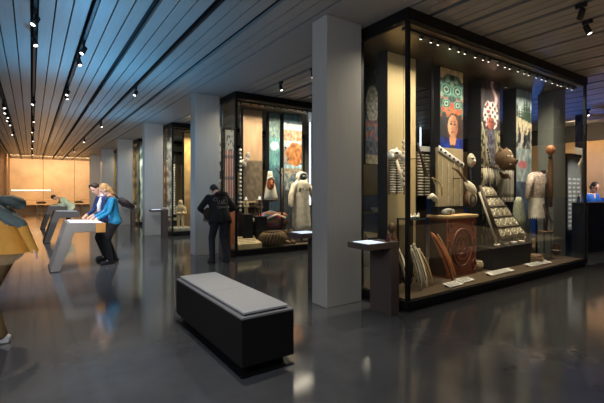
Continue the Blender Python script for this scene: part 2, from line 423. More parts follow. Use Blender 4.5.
a, b = at(184, 113, 14.4), at(192, 230, 14.4)
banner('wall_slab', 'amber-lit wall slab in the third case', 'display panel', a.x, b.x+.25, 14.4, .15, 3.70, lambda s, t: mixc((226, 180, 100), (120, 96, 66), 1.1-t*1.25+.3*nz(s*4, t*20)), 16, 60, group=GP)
a, b = at(164, 113, 14.6), at(173, 230, 14.6)
banner('hanging_photo', 'hanging photo of pale feathers in the third case', 'display panel', a.x, b.x, 14.6, .6, 3.5, lambda s, t: mixc((206, 210, 204), (74, 86, 88), nz(s*3, t*14)*1.6+.5), 16, 60, .04)
a, b = at(131.5, 140, 19.5), at(137, 230, 19.5)
banner('hanging_photo', 'hanging amber photo in the fourth case', 'display panel', a.x-.1, b.x, 19.5, .3, 3.5, lambda s, t: mixc((222, 190, 130), (110, 96, 76), nz(s*3, t*12)*1.4+.5), 10, 40, .04)
a, b = at(137.5, 140, 19.5), at(143, 230, 19.5)
banner('wall_slab', 'wall slab printed in pale green in the fourth case', 'display panel', a.x, b.x+.2, 19.5, .15, 3.70, lambda s, t: mixc((216, 232, 226), (70, 96, 78), nz(s*3, t*10, 4)*1.6+.3), 10, 40, group=GP)
a, b = at(112, 150, 24.5), at(117, 230, 24.5)
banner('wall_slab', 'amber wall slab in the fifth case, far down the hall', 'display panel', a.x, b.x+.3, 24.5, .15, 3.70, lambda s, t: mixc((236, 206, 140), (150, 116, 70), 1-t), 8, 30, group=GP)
def light_tube(u, v0, v1, y, label):
    a, b = at(u, v0, y), at(u, v1, y); t = thing('light_tube', label, 'light', (a.x, y, b.z), 'upright light tubes')
    MB().tube([a, b], .028, 10).build('diffuser', tube_m, t)
    MB().box(a.x-.04, a.x+.04, y-.03, y+.03, a.z, a.z+.05).box(a.x-.04, a.x+.04, y-.03, y+.03, b.z-.05, b.z).build('end_cap', black, t)
    MB().box(a.x-.02, a.x+.02, y+.03, y+.05, b.z-.05, 3.70).build('mounting_rail', black, t)
light_tube(310, 112, 205, 10.1, 'white upright light tube behind the hooded parka')
light_tube(420.5, 100, 150, 9.5, 'pale upright light tube seen past the beige wall slab')
# ------------------------------------------------------------------ blobs (fused organic shapes)
def blob(name, prims, voxel, mats, parent=None, smooth=4, matfn=None):
    m = MB()
    for p in prims:
        if p[0] == 'c':
            _, a, b, ra, rb = p; a = Vector(a); b = Vector(b); m.tube([a, b], [ra, rb], 14); m.ball(a, ra, nu=14, nv=10); m.ball(b, rb, nu=14, nv=10)
        elif p[0] == 'e': m.ball(p[1], p[2], nu=18, nv=12, rot=p[3] if len(p) > 3 else None)
        elif p[0] == 'b': m.obox(p[1], *p[2], rot=p[3] if len(p) > 3 else None)
    o = m.build(name, mats, parent)
    r = o.modifiers.new('r', 'REMESH'); r.mode = 'VOXEL'; r.voxel_size = voxel; r.use_smooth_shade = True
    s = o.modifiers.new('s', 'SMOOTH'); s.iterations = smooth; s.factor = .5
    bpy.context.view_layer.update(); dg = bpy.context.evaluated_depsgraph_get()
    me = bpy.data.meshes.new_from_object(o.evaluated_get(dg)); o.modifiers.clear(); old = o.data; o.data = me; bpy.data.meshes.remove(old); me.name = name
    if not me.materials:
        for q in (mats if isinstance(mats, (list, tuple)) else [mats]): me.materials.append(q)
    off = chain_loc(parent) if parent is not None else Vector((0, 0, 0))
    for p in me.polygons:
        p.use_smooth = True
        if matfn: p.material_index = matfn(p.center+off)
    return o
def rod(t, x, y, z0, z1, r=.006): return MB().tube([(x, y, z0), (x, y, z1)], r, 8).box(x-.06, x+.06, y-.06, y+.06, z0, z0+.008).build('stand_rod', black, t)
DZ = .15
# ------------------------------------------------------------------ exhibits, first case
def ribbed_vest(label, u0, u1, v0, v1, y, rows, cols, m, mount):
    a, b = at(u0, v0, y), at(u1, v1, y); t = thing('bone_vest', label, 'vest', ((a.x+b.x)/2, y, b.z), 'vests of bone pipes')
    pipes = MB(); W = (b.x-a.x)/cols
    for r in range(rows):
        z = a.z-(a.z-b.z)*(r+.5)/rows
        for c in range(cols):
            x0, x1 = a.x+W*c+.012, a.x+W*(c+1)-.012
            pipes.tube([(x0, y, z), (x0*.6+x1*.4, y-.012, z), (x0*.4+x1*.6, y-.012, z), (x1, y, z)], [.008, .014, .014, .008], 8)
    pipes.build('bone_pipes', m, t)
    for c in range(cols+1):
        x = a.x+W*c; MB().tube([(x, y, a.z+.02), (x, y, b.z-.02)], .011, 6).build('leather_edge', brown_wood, t)
    MB().box(a.x+.03, b.x-.03, y+.012, y+.02, b.z, a.z).build('backing', dark_wood, t)
    MB().tube([((a.x+b.x)/2, y+.02, (a.z+b.z)/2), ((a.x+b.x)/2, mount, (a.z+b.z)/2)], .01, 6).build('wall_mount', black, t)
    return t, a, b
vest, va, vb = ribbed_vest('ribbed bone vest hung in front of the beige wall slab', 389, 404, 158, 193, 4.12, 14, 2, bone, 4.24)
MB().tube([at(396.5, 160, 4.07), at(400, 172, 4.06), at(403, 188, 4.07)], [(.03, .008), (.035, .008), (.02, .008)], 8, flat=(1, 0, 0)).build('shoulder_strap', cream, vest)
t = thing('carved_headpiece', 'white carved headpiece topping the ribbed bone vest', 'headpiece', at(394, 158, 4.1))
p = at(394, 154, 4.1)
blob('shell', [('e', p, (.13, .07, .075)), ('e', p+Vector((-.09, -.02, -.04)), (.05, .05, .05)), ('e', p+Vector((.1, -.01, .0)), (.045, .05, .06)), ('c', p+Vector((-.02, 0, .06)), p+Vector((-.03, 0, .12)), .025, .01), ('c', p+Vector((.05, 0, .05)), p+Vector((.06, 0, .1)), .025, .01)], .009, white_fur, t)
MB().ball(p+Vector((-.01, -.065, .01)), (.035, .02, .02)).build('inlay', dark_wood, t)
MB().tube([p, (p.x, 4.25, p.z)], .01, 6).build('wall_mount', black, t)
vest2, a2, b2 = ribbed_vest('pinkish ribbed bone vest with two columns of pipes beside the club', 417, 431, 153, 196, 4.5, 15, 2, bone, 4.62)
MB().box(a2.x, b2.x, 4.60, 4.63, .15, b2.z+.8).build('display_board', dark_wood, vest2)
a = at(420, 146, 4.48); b = at(431, 152, 4.48)
MB().box(a.x, b.x, 4.46, 4.485, b.z, a.z).build('collar_plate', white_paint, vest2)
# dark club
a, b = at(417.5, 143, 4.0), at(425.5, 173, 4.0); t = thing('war_club', 'slim dark wooden club slanting across the pinkish bone vest', 'club', b)
MB().tube([a, a.lerp(b, .5), a.lerp(b, .85), b], [.016, .018, .026, .034], 10).build('shaft', dark_wood, t)
MB().ball(b+Vector((.008, 0, -.02)), (.04, .035, .045)).build('club_head', dark_wood, t)
MB().tube([a.lerp(b, .5), (a.lerp(b, .5).x, 4.45, a.lerp(b, .5).z)], .006, 6).build('wall_mount', black, t)
# bead string
a, b = at(403.6, 142, 3.9), at(403.6, 184, 3.9); t = thing('bead_string', 'hanging string of round white beads beside the corner post', 'beads', b)
MB().tube([(a.x, a.y, 3.70), b], .003, 6).build('cord', black, t)
for i in range(9):
    q = a.lerp(b, i/8); MB().ball(q, .026 if i != 3 else .05, nu=10, nv=6).build('bead', bone, t)
a, b = at(240.5, 150, 8.9), at(240.5, 210, 8.9); t = thing('bead_string', 'long string of white beads at the second case corner', 'beads', b)
MB().tube([(a.x, a.y, 3.70), b], .003, 6).build('cord', black, t)
for i in range(16):
    q = a.lerp(b, i/15); MB().ball(q, .036, nu=8, nv=6).build('bead', bone, t)
# chest
X0, X1, Y0, Y1 = 5.42, 6.22, 3.81, 4.17
t = thing('bentwood_chest', 'tall brown bentwood chest carved with a round crest', 'chest', ((X0+X1)/2, (Y0+Y1)/2, DZ))
ZT = 1.10
MB().box(X0, X1, Y0, Y1, DZ, ZT).build('chest_body', [red_wood], t, bevel=.012)
MB().box(X0-.025, X1+.025, Y0-.025, Y1+.025, ZT, ZT+.05).build('lid', tan_wood, t, bevel=.01)
MB().box(X0-.008, X0+.002, Y0+.02, Y1-.02, DZ+.03, ZT-.03).build('side_panel', dark_wood, t)
cv = MB(); cx, cz = (X0+X1)/2-.02, .62; yy = Y0-.012
def ring(cx, cz, rx, rz, w=.016, n=28, a0=0, a1=2*PI): cv.tube([(cx+rx*math.cos(a0+(a1-a0)*i/n), yy+.006, cz+rz*math.sin(a0+(a1-a0)*i/n)) for i in range(n+1)], w, 6)
ring(cx, cz, .26, .3, .02); ring(cx, cz, .19, .22)
for dx in (-.11, 0, .11): ring(cx+dx, cz+.1, .035, .075, .012, 14)
ring(cx-.1, cz-.06, .05, .04, .012, 14); ring(cx+.1, cz-.06, .05, .04, .012, 14)
ring(cx, cz-.15, .12, .05, .013, 18)
for sx in (-1, 1):
    ring(cx+sx*.33, .3, .05, .09, .014, 14); ring(cx+sx*.33, .95, .05, .07, .014, 14); ring(cx+sx*.34, .62, .03, .14, .012, 14)
cv.build('carved_crest', mat('chest_relief', (96, 46, 30), .5, 0, .2), t)
ba = MB()
for z in (DZ+.05, ZT-.04): ba.box(X0+.02, X1-.02, Y0-.008, Y0, z-.018, z+.018)
ba.build('border_band', mat('chest_band', (124, 62, 42), .5, 0, .2), t)
# leaning orange paddle in front of the chest
a, b = at(431, 232, 3.78), at(453, 280, 3.62); b.z = DZ+.012
t = thing('model_canoe', 'orange wooden model canoe leaning on the chest corner', 'model canoe', b)
d = b-a
def cn(w, dpt): return [a+d*f_+Vector((.05*math.sin(PI*f_), 0, .03*math.sin(PI*f_)))*w for f_ in (0, .08, .2, .4, .6, .8, .92, 1)]
MB().tube(cn(1, 0), [(.006, .01), (.03, .03), (.05, .04), (.062, .05), (.062, .05), (.05, .045), (.03, .03), (.006, .01)], 12, flat=(1, 0, .4)).build('hull', orange_wood, t)
off = Vector((-.045, -.035, -.01))
MB().tube([p+off for p in cn(1, 0)[1:-1]], .012, 6).build('gunwale', dark_wood, t)
off = Vector((.045, -.04, .02))
MB().tube([p+off for p in cn(1, 0)[1:-1]], .010, 6).build('gunwale', mat('gunwale_pale', (216, 170, 120), .5), t)
# leaning pale carvings beside the corner
specs = [(396, 244, 409, 282, 3.66, 'pale leaning carved paddle nearest the corner post'), (410.5, 247, 421, 285, 3.62, 'thick pale leaning paddle just beyond the corner post'),
         (414, 245, 427, 284, 3.68, 'pale leaning paddle with curled tip in the middle of the bundle'), (419, 250, 432, 281, 3.74, 'pale leaning paddle nearest the chest')]
for i, (u0, v0, u1, v1, y, lb) in enumerate(specs):
    a, b = at(u0, v0, y+.12), at(u1, v1, y-.05); b.z = DZ+.015
    t = thing('carved_paddle', lb, 'paddle', b, 'leaning pale paddles'); d = b-a
    pts = [a+d*f_+Vector((.03*math.sin(PI*f_), 0, 0)) for f_ in (0, .1, .3, .5, .7, .85, 1)]
    MB().tube(pts, [(.018, .014), (.036, .018), (.056, .022), (.06, .024), (.052, .022), (.04, .018), (.02, .014)], 10, flat=(1, .3, .5)).build('blade', [cream, grey_wood, cream, tan_wood][i], t)
    MB().tube([p+Vector((-.02, -.024, .004)) for p in pts[1:-1]], .007, 6).build('rib', dark_wood, t)
    MB().ball(a, (.028, .022, .03)).build('finial', bone, t)
    MB().tube([a.lerp(b, .35), Vector((a.lerp(b, .35).x, y+.2, DZ))], .006, 6).build('prop_wire', black, t)
# low glass table with ivory pieces, beside the chest
a, b = at(407, 219, 3.95), at(429, 219, 3.95); x0, x1 = a.x+.05, b.x-.1; ts = a.z
t = thing('glass_table', 'low dark-framed glass table between corner post and chest', 'display table', ((x0+x1)/2, 4.0, DZ))
MB().box(x0, x1, 3.92, 4.2, ts-.02, ts).build('glass_top', mat('smoked_glass', (70, 92, 100), .08, 0, .05), t)
MB().box(x0+.02, x1-.02, 3.94, 4.18, .52, .535).build('glass_shelf', MATS['smoked_glass'], t)
for x in (x0+.015, x1-.015):
    for y in (3.935, 4.185): MB().box(x-.012, x+.012, y-.012, y+.012, DZ, ts-.02).build('leg', black, t)
names = ['curled ivory carving', 'ivory seal carving', 'flat ivory comb', 'long ivory tusk piece', 'small ivory bird', 'ivory dish']
for i in range(6):
    x = x0+.07+(x1-x0-.14)*i/5; y = 4.0+.05*(i % 2)
    t = thing('ivory_carving', names[i]+' on the low glass table, '+ORD[i]+' from the corner post', 'carving', (x, y, ts), 'ivory carvings on the glass table')
    w = [.045, .06, .05, .1, .045, .07][i]
    blob('carving_body', [('e', (x, y, ts+.022), (w, .035, .022)), ('e', (x+w*.6, y, ts+.035), (.022, .02, .02+.012*(i % 3))), ('c', (x-w*.5, y, ts+.02), (x-w, y, ts+.045), .015, .006)], .006, bone, t, 3)
    MB().ball((x+w*.65, y-.018, ts+.042), .006, nu=8, nv=6).build('inlay', black, t)
# second glass table deeper in the case with small pots
x0, x1 = 4.22, 5.3; tz = 1.18
t = thing('glass_table', 'low glass table at the back of the nearest case behind the beige slab', 'display table', ((x0+x1)/2, 4.85, DZ))
MB().box(x0, x1, 4.62, 4.92, tz-.025, tz).build('glass_top', MATS['smoked_glass'], t)
MB().box(x0, x1, 4.62, 4.92, .68, .70).build('glass_shelf', MATS['smoked_glass'], t)
for x in (x0+.02, x1-.02):
    for y in (4.64, 4.90): MB().box(x-.014, x+.014, y-.014, y+.014, DZ, tz-.025).build('leg', black, t)
for i in range(4):
    x = x0+.1+.15*i; z = tz if i < 2 else .70; x = x if i < 2 else x-.25
    t = thing('small_pot', ['pale', 'brown', 'white', 'grey'][i]+' small lidded pot on the '+('top' if i < 2 else 'lower shelf')+' of the glass table behind the beige slab', 'pot', (x, 4.76, z), 'small pots behind the beige slab')
    MB().lathe((x, 4.76, z), [(.03, 0), (.06, .03), (.065, .07), (.04, .11), (.035, .12)]).build('pot_body', [bone, brown_wood, white_paint, grey_wood][i], t)
    MB().lathe((x, 4.76, z+.12), [(.04, 0), (.03, .02), (.008, .025), (.008, .04)]).build('lid', [bone, dark_wood, white_paint, grey_wood][i], t)
# carved house board on the portrait slab, and ladle, mask
a, b = at(437, 147, 4.19), at(462, 213, 4.19)
t = thing('house_board', 'pale carved house board hung below the portrait', 'carved board', ((a.x+b.x)/2, 4.2, b.z))
MB().box(a.x, b.x, 4.17, 4.225, b.z, a.z).build('board', mat('board_straw', (168, 150, 116), .65, 0, .3, 12, .2, (8, 8, .5)), t, bevel=.008)
r = MB()
for i in range(4): x = a.x+(b.x-a.x)*(.14+.24*i); r.box(x-.02, x+.02, 4.155, 4.172, b.z+.05, a.z-.25)
r.build('raised_strip', grey_wood, t)
r = MB(); q0, q1 = Vector((a.x, 4.16, a.z-.02)), Vector((b.x, 4.16, a.z-.3))
r.tube([q0, q1], [(.05, .012)]*2, 8, flat=(0, 0, 1)); r.build('painted_band', white_paint, t)
r = MB()
for i in range(6): q = q0.lerp(q1, (i+.5)/6); r.ball(q+Vector((0, -.012, 0)), (.035, .008, .022), nu=10, nv=6)
r.build('painted_ovoid', black, t)
a, b = at(452.5, 168, 4.02), at(476, 193, 3.95)
t = thing('horn_ladle', 'large horn ladle with pale bowl hanging above the chest', 'ladle', b); d = b-a
MB().tube([a, a+d*.2+Vector((0, 0, .05)), a+d*.45+Vector((0, 0, .03)), a+d*.6], [.014, .022, .024, .03], 10).build('handle', brown_wood, t)
MB().tube([a+d*.52, a+d*.66, a+d*.82, a+d*.95, b], [(.03, .02), (.075, .035), (.09, .04), (.06, .03), (.012, .01)], 12, flat=(.6, 0, .8)).build('bowl', bone, t)
MB().tube([a+d*.4, (a.x+d.x*.4, 4.23, a.z+d.z*.4)], .007, 6).build('wall_mount', black, t)
p = at(471, 160.5, 4.05)
t = thing('carved_mask', 'small carved mask with orange lips beside the ladle', 'mask', p-Vector((0, 0, .13)))
blob('face', [('e', p, (.085, .06, .13)), ('c', p+Vector((0, -.05, .03)), p+Vector((.0, -.075, -.02)), .018, .026), ('e', p+Vector((-.035, -.045, .045)), (.035, .02, .014)), ('e', p+Vector((.035, -.045, .045)), (.035, .02, .014))], .007, grey_wood, t)
MB().ball(p+Vector((0, -.06, -.06)), (.04, .016, .02)).build('lips', orange_wood, t)
for sx in (-1, 1): MB().ball(p+Vector((sx*.035, -.058, .028)), (.022, .012, .012)).build('eye', black, t)
rod(t, p.x, p.y, DZ, p.z-.1)
# black plinth and slanted carved settee back
t = thing('display_plinth', 'low black display plinth under the slanted carved panel', 'plinth', (7.3, 3.95, DZ))
MB().box(6.64, 7.96, 3.75, 4.15, DZ, .52).build('plinth_body', blackbox, t, bevel=.01); MB().box(6.63, 7.97, 3.74, 4.16, .52, .54).build('plinth_top', blackbox, t)
P0, P1, P2, P3 = at(479, 187, 4.12), at(491, 187, 4.16), at(526, 235, 3.86), at(499, 239, 3.80)
t = thing('carved_settee_back', 'slanted pale settee back carved with rows of faces on black plinth', 'carved panel', (7.3, 3.95, .54))
n = (P1-P0).cross(P3-P0).normalized(); n = n if n.y < 0 else -n
def pl(u_, w_): return P0.lerp(P1, u_).lerp(P3.lerp(P2, u_), w_)
MB().sheet(lambda u_, w_: (pl(u_, w_), n), 4, 8, .03).build('panel', grey_wood, t)
r = MB()
for i in range(5):
    for j in range(4):
        c = pl((j+.5)/4, (i+.5)/5)+n*.02; ex = (pl((j+.9)/4, (i+.5)/5)-pl((j+.1)/4, (i+.5)/5)); ey = (pl((j+.5)/4, (i+.85)/5)-pl((j+.5)/4, (i+.15)/5))
        r.tube([c+ex*.45*math.cos(2*PI*k/10)+ey*.42*math.sin(2*PI*k/10) for k in range(11)], .012, 6)
        r.ball(c+n*.005, (.022, .02, .03), nu=8, nv=6)
r.build('carved_faces', bone, t)
r = MB()
for i in range(1, 5): r.tube([pl(0, i/5)+n*.02, pl(1, i/5)+n*.02], .014, 6)
r.build('cross_ridge', dark_wood, t)
MB().tube([pl(0, 0)+Vector((-.02, -.02, .03)), pl(0, 1)+Vector((-.02, -.03, -.02))], .035, 8).build('side_rail', dark_wood, t)
MB().tube([pl(0, .1)+Vector((-.09, -.02, 0)), pl(0, 1)+Vector((-.06, 0, -.1))], .022, 8).build('side_rail', grey_wood, t)
MB().tube([pl(1, 0)+Vector((.02, 0, .01)), pl(1, 1)+Vector((.02, 0, -.01))], .022, 8).build('side_rail', dark_wood, t)
for q in (pl(.06, .97), pl(.94, .97)): MB().tube([q, (q.x, q.y, .54)], .018, 8).build('foot', grey_wood, t)
for q in (pl(.3, .15), pl(.8, .15)): MB().tube([q, (q.x, 4.13, .54)], .014, 8).build('back_strut', black, t)
for i in range(4):
    x = 6.85+.28*i; t = thing('stone_bowl', 'small pale bowl on the black plinth, '+ORD[i]+' from the chest', 'bowl', (x, 3.80, .54), 'small bowls on the plinth')
    MB().lathe((x, 3.80, .54), [(.03, 0), (.055, .03), (.06, .06), (.052, .06), (.045, .03), (.02, .015)]).build('bowl_body', [bone, grey_wood, white_paint, bone][i], t)
    MB().lathe((x, 3.80, .54), [(.034, 0), (.036, .008)]).build('foot_ring', dark_wood, t)
# bear headdress, tassel apron, tunic, staff, stand
p = at(504, 158, 3.98)
t = thing('bear_headdress', 'brown furry bear headdress with white fur crest', 'headdress', (p.x, p.y, DZ))
blob('bear_head', [('e', p, (.2, .16, .17)), ('c', p+Vector((-.06, -.1, -.06)), p+Vector((-.1, -.24, -.09)), .1, .065), ('e', p+Vector((.08, -.02, -.16)), (.18, .14, .07)), ('e', p+Vector((-.12, 0, .15)), (.045, .03, .05)), ('e', p+Vector((.1, 0, .16)), (.045, .03, .05)), ('c', p+Vector((-.08, -.1, -.12)), p+Vector((-.1, -.2, -.16)), .05, .03)], .014, brown_fur, t)
blob('white_crest', [('e', p+Vector((.17, .02, .06)), (.1, .08, .12)), ('e', p+Vector((.2, .02, -.05)), (.07, .07, .1))], .014, white_fur, t)
for dx in (-.14, -.02): MB().ball(p+Vector((dx, -.155, .02)), .02, nu=10, nv=6).build('eye', bone, t)
MB().ball(p+Vector((-.105, -.3, -.075)), (.03, .02, .02), nu=10, nv=6).build('nose', black, t)
MB().tube([p+Vector((-.16, -.19, -.13)), p+Vector((-.1, -.25, -.145)), p+Vector((-.03, -.19, -.13))], .012, 6).build('teeth', bone, t)
rod(t, p.x, 4.165, DZ, p.z-.1); MB().tube([(p.x, 4.165, p.z-.1), (p.x, p.y, p.z-.1)], .012, 6).build('bracket', black, t)
a, b = at(482, 167, 4.16), at(501, 186, 4.16)
t = thing('tassel_apron', 'apron of pale hanging tassels below the bear headdress', 'apron', ((a.x+b.x)/2, 4.16, b.z))
MB().tube([a, (b.x, b.y, a.z)], .022, 8).build('waistband', dark_wood, t)
for i in range(9):
    x = a.x+(b.x-a.x)*(i+.5)/9; MB().tube([(x, 4.15, a.z), (x+.01, 4.14, (a.z+b.z)/2), (x, 4.15, b.z+.04*(i % 3))], [.012, .022, .01], 8).build('tassel', [bone, bone, grey_wood][i % 3], t)
MB().tube([((a.x+b.x)/2, 4.16, a.z), ((a.x+b.x)/2, 4.24, a.z)], .01, 6).build('wall_mount', black, t)
c = at(536.5, 190, 3.9); zt_, zb = at(536, 172, 3.9).z, at(536, 219, 3.9).z; W = .8*(at(545.5, 190, 3.9).x-at(528, 190, 3.9).x)
t = thing('fringed_tunic', 'white patterned tunic with jagged fringe on a dark stand', 'tunic', (c.x, c.y, DZ))
zs = zt_-(zt_-zb)*.55
def loftring(cx, cy, rows, n=24):
    m = MB(); vs = []; fs = []
    for z, rx, ry in rows:
        for j in range(n): q = 2*PI*j/n; vs.append((cx+rx*math.cos(q), cy+ry*math.sin(q), z))
    for i in range(len(rows)-1):
        for j in range(n): aa = i*n+j; bb = i*n+(j+1) % n; fs.append((aa, bb, bb+n, aa+n))
    return m.add(vs, fs, 0, True)
patt = mat('tunic_pattern', (176, 160, 150), .8, 0, .6, 26, .1)
m_ = loftring(c.x, c.y, [(zs, W*.36, .12), (zs+.1, W*.37, .13), (zt_-.12, W*.44, .13), (zt_-.03, W*.30, .1), (zt_, W*.13, .07)])
for sx in (-1, 1): m_.tube([(c.x+sx*W*.34, c.y, zt_-.08), (c.x+sx*W*.56, c.y-.02, zt_-.24), (c.x+sx*W*.74, c.y-.03, zs+.0)], [(.085, .07), (.075, .06), (.062, .05)], 12)
m_.build('bodice', patt, t)
m_ = loftring(c.x, c.y, [(zb+.07, W*.40, .12), ((zb+zs)/2, W*.38, .12), (zs+.01, W*.36, .12)])
for j in range(24):
    q = 2*PI*j/24; q2 = 2*PI*(j+1)/24; qm = (q+q2)/2
    m_.add([(c.x+W*.40*math.cos(q), c.y+.12*math.sin(q), zb+.07), (c.x+W*.40*math.cos(q2), c.y+.12*math.sin(q2), zb+.07), (c.x+W*.41*math.cos(qm), c.y+.123*math.sin(qm), zb)], [(0, 1, 2)])
m_.build('fringe_skirt', mat('skirt_white', (236, 230, 214), .8, 0, .12, 14, .2), t)
MB().tube([(c.x-.06, c.y-.06, zt_), (c.x, c.y-.115, zt_-.1), (c.x+.06, c.y-.06, zt_)], .014, 6).build('neckline', black, t)
MB().tube([(c.x, c.y, DZ), (c.x, c.y, zt_-.06)], .02, 8).lathe((c.x, c.y, DZ), [(.16, 0), (.15, .02), (.02, .03)]).build('stand', black, t)
a, b = at(550.5, 153, 3.75), at(551, 207, 3.75)
t = thing('talking_stick', 'carved wooden staff with a round orange ball top', 'staff', (a.x, a.y, DZ))
MB().tube([b, b.lerp(a, .4), b.lerp(a, .8), a], [.03, .045, .05, .035], 10).build('shaft', brown_wood, t)
MB().ball(at(550.5, 150, 3.75), (.095, .09, .1)).build('ball_top', mat('ball_brown', (150, 96, 60), .5, 0, .2, 9), t)
MB().ball(at(550, 157, 3.74), (.05, .04, .04)).build('collar', black, t)
rod(t, b.x, b.y, DZ, b.z)
p = at(546, 231, 3.72); p.z = max(p.z, DZ+.35)
t = thing('snag_perch', 'small dark branching stand on a clear block beside the tunic', 'stand', (p.x, p.y, DZ))
MB().tube([p, at(547, 216, 3.72), at(543.5, 204, 3.72)], [.022, .026, .018], 8).build('branch', dark_wood, t)
MB().tube([at(546.5, 214, 3.72), at(553, 222, 3.72)], [.018, .01], 8).build('twig', dark_wood, t)
MB().box(p.x-.2, p.x+.2, p.y-.08, p.y+.08, p.z-.03, p.z).build('tray', brown_wood, t)
MB().box(p.x-.17, p.x+.17, p.y-.06, p.y+.06, DZ, p.z-.03).build('clear_block', GLASS, t)
for i, (u0, u1, v, y, lb) in enumerate([(449, 463, 284, 3.44, 'white label card in front of the chest'), (462, 474, 281, 3.5, 'white label card beside the chest corner'), (491, 514, 273, 3.52, 'white label card in front of the black plinth'), (531, 551, 266, 3.52, 'white label card under the tunic')]):
    a, b = at(u0, v, y), at(u1, v, y); t = thing('label_card', lb, 'label', ((a.x+b.x)/2, y, DZ), 'label cards on the deck')
    R = Matrix.Rotation(math.radians(12), 3, 'X')
    MB().obox(((a.x+b.x)/2, y+.05, DZ+.03), b.x-a.x, .13, .008, R).build('card', white_paint, t)
    MB().box(a.x+.02, b.x-.02, y+.06, y+.08, DZ, DZ+.03).build('rest', black, t)
    tx = MB()
    for q in range(4): tx.obox(Vector(((a.x+b.x)/2, y+.05, DZ+.03))+R @ Vector((-.02*(q % 2), .04-.027*q, .005)), (b.x-a.x)*.7, .008, .002, R)
    tx.build('text_line', slab_dark, t)
a, b = at(480.5, 217, 4.6), at(486.5, 262, 4.6)
t = thing('text_panel', 'narrow white text panel between chest and plinth', 'sign', ((a.x+b.x)/2, 4.6, DZ))
MB().box(a.x, b.x, 4.6, 4.62, DZ, a.z).build('board', white_paint, t); tx = MB()
for q in range(8): tx.box(a.x+.02, b.x-.02, 4.597, 4.6, a.z-.1-.05*q, a.z-.088-.05*q)
tx.build('text_line', slab_dark, t)
# ------------------------------------------------------------------ exhibits, second case
c = at(301.5, 200, 8.9); zt_ = at(301, 173, 8.9).z; zb = at(301, 229, 8.9).z
t = thing('hooded_parka', 'white hooded parka on a dark mannequin', 'parka', (c.x, c.y, DZ))
pk = [('c', (c.x, c.y, zt_-.33), (c.x, c.y, zb+.1), .2, .26), ('e', (c.x, c.y+.02, zt_-.33), (.27, .15, .12)), ('e', (c.x, c.y+.05, zt_-.13), (.16, .15, .16))]
for sx in (-1, 1): pk += [('c', (c.x+sx*.24, c.y, zt_-.36), (c.x+sx*.36, c.y-.03, zt_-.62), .09, .08), ('c', (c.x+sx*.36, c.y-.03, zt_-.62), (c.x+sx*.40, c.y-.08, zt_-.86), .08, .07)]
parka_m = mat('parka_hide', (216, 206, 184), .85, 0, .25, 9, .4)
blob('coat', pk, .02, parka_m, t)
MB().ball((c.x, c.y-.04, zt_-.16), (.105, .11, .125)).build('mannequin_head', black, t)
MB().tube([(c.x+.135*math.cos(2*PI*i/16), c.y-.075, zt_-.15+.155*math.sin(2*PI*i/16)) for i in range(17)], .035, 8).build('hood_ruff', white_fur, t)
r = MB()
for i in range(14): q = random.uniform(-.19, .19); r.ball((c.x+q, c.y-.2+abs(q)*.25, zt_-.42-random.random()*.16), (.022, .012, .03), nu=8, nv=5)
r.build('beadwork', dark_wood, t)
MB().tube([(c.x, c.y, DZ), (c.x, c.y, zb+.15)], .03, 8).lathe((c.x, c.y, DZ), [(.2, 0), (.19, .02), (.03, .03)]).build('stand', black, t)
p = at(271, 183.5, 8.95)
t = thing('hide_cape', 'pale triangular hide cape beneath an orange mask', 'cape', (p.x, p.y, at(271, 200, 8.95).z))
lo = at(271, 200, 8.95).z; hi = at(271, 171, 8.95).z; w0 = at(265, 200, 8.95).x; w1 = at(279.5, 200, 8.95).x
MB().sheet(lambda u_, w_: ((lambda f_: (p.x+(w0-p.x)*(1-f_*.75)*(1-u_)+(w1-p.x)*(1-f_*.75)*u_, 9.02-.08*math.sin(PI*u_), lo+(hi-lo)*w_))(w_), (0, -1, 0)), 10, 8, .02).build('cape_hide', cream, t)
MB().tube([(w0, 9.0, lo), (p.x, 8.93, lo-.02), (w1, 9.0, lo)], .03, 6).build('hem', dark_wood, t)
rod(t, p.x, 9.06, DZ, hi)
t = thing('orange_mask', 'round orange mask on the pale hide cape', 'mask', p-Vector((0, 0, .17)))
q = at(270.5, 184, 8.86)
blob('face', [('e', q, (.12, .06, .16)), ('c', q+Vector((0, -.05, .04)), q+Vector((0, -.08, -.02)), .02, .03), ('e', q+Vector((0, -.05, -.09)), (.06, .03, .03))], .011, orange_wood, t)
for sx in (-1, 1): MB().ball(q+Vector((sx*.05, -.06, .04)), (.025, .012, .015), nu=8, nv=6).build('eye', black, t)
MB().tube([q+Vector((-.1, -.02, .12)), q+Vector((0, -.02, .18)), q+Vector((.1, -.02, .12))], .03, 8).build('fur_brow', white_fur, t)
a, b = at(262, 212, 8.8), at(287, 225, 8.8); cx, cz = (a.x+b.x)/2, b.z
t = thing('beaded_bundle', 'rounded bundle of red and blue beaded cloth', 'blanket', (cx, 8.9, cz-.1))
def bead_fn(p):
    k = nz(p.x*7, p.z*9, 1)+.4*math.sin((p.z-cz)*30+p.x*5); return 0 if k > .35 else (1 if k > .05 else (2 if k > -.25 else 3))
bm_ = [mat('bead_red', (180, 44, 52), .6), mat('bead_blue', (84, 110, 150), .6), mat('bead_green', (60, 110, 90), .6), mat('bead_rust', (150, 84, 52), .6)]
MB_ = blob('cloth', [('e', (cx-.05, 8.95, cz+.12), ((b.x-a.x)/2+.1, .2, .25)), ('e', (cx-.45, 8.9, cz+.04), (.22, .15, .12)), ('e', (cx+.3, 8.92, cz+.14), (.2, .16, .2)), ('e', (cx-.1, 8.84, cz+.26), (.2, .12, .14))], .018, bm_, t, 2, bead_fn)
MB().box(cx-.35, cx+.35, 8.8, 9.05, DZ, cz-.06).build('block', blackbox, t)
MB().tube([(cx-.32, 8.74, cz+.18), (cx, 8.7, cz+.3), (cx+.3, 8.74, cz+.2)], .025, 8).build('white_edging', bone, t)
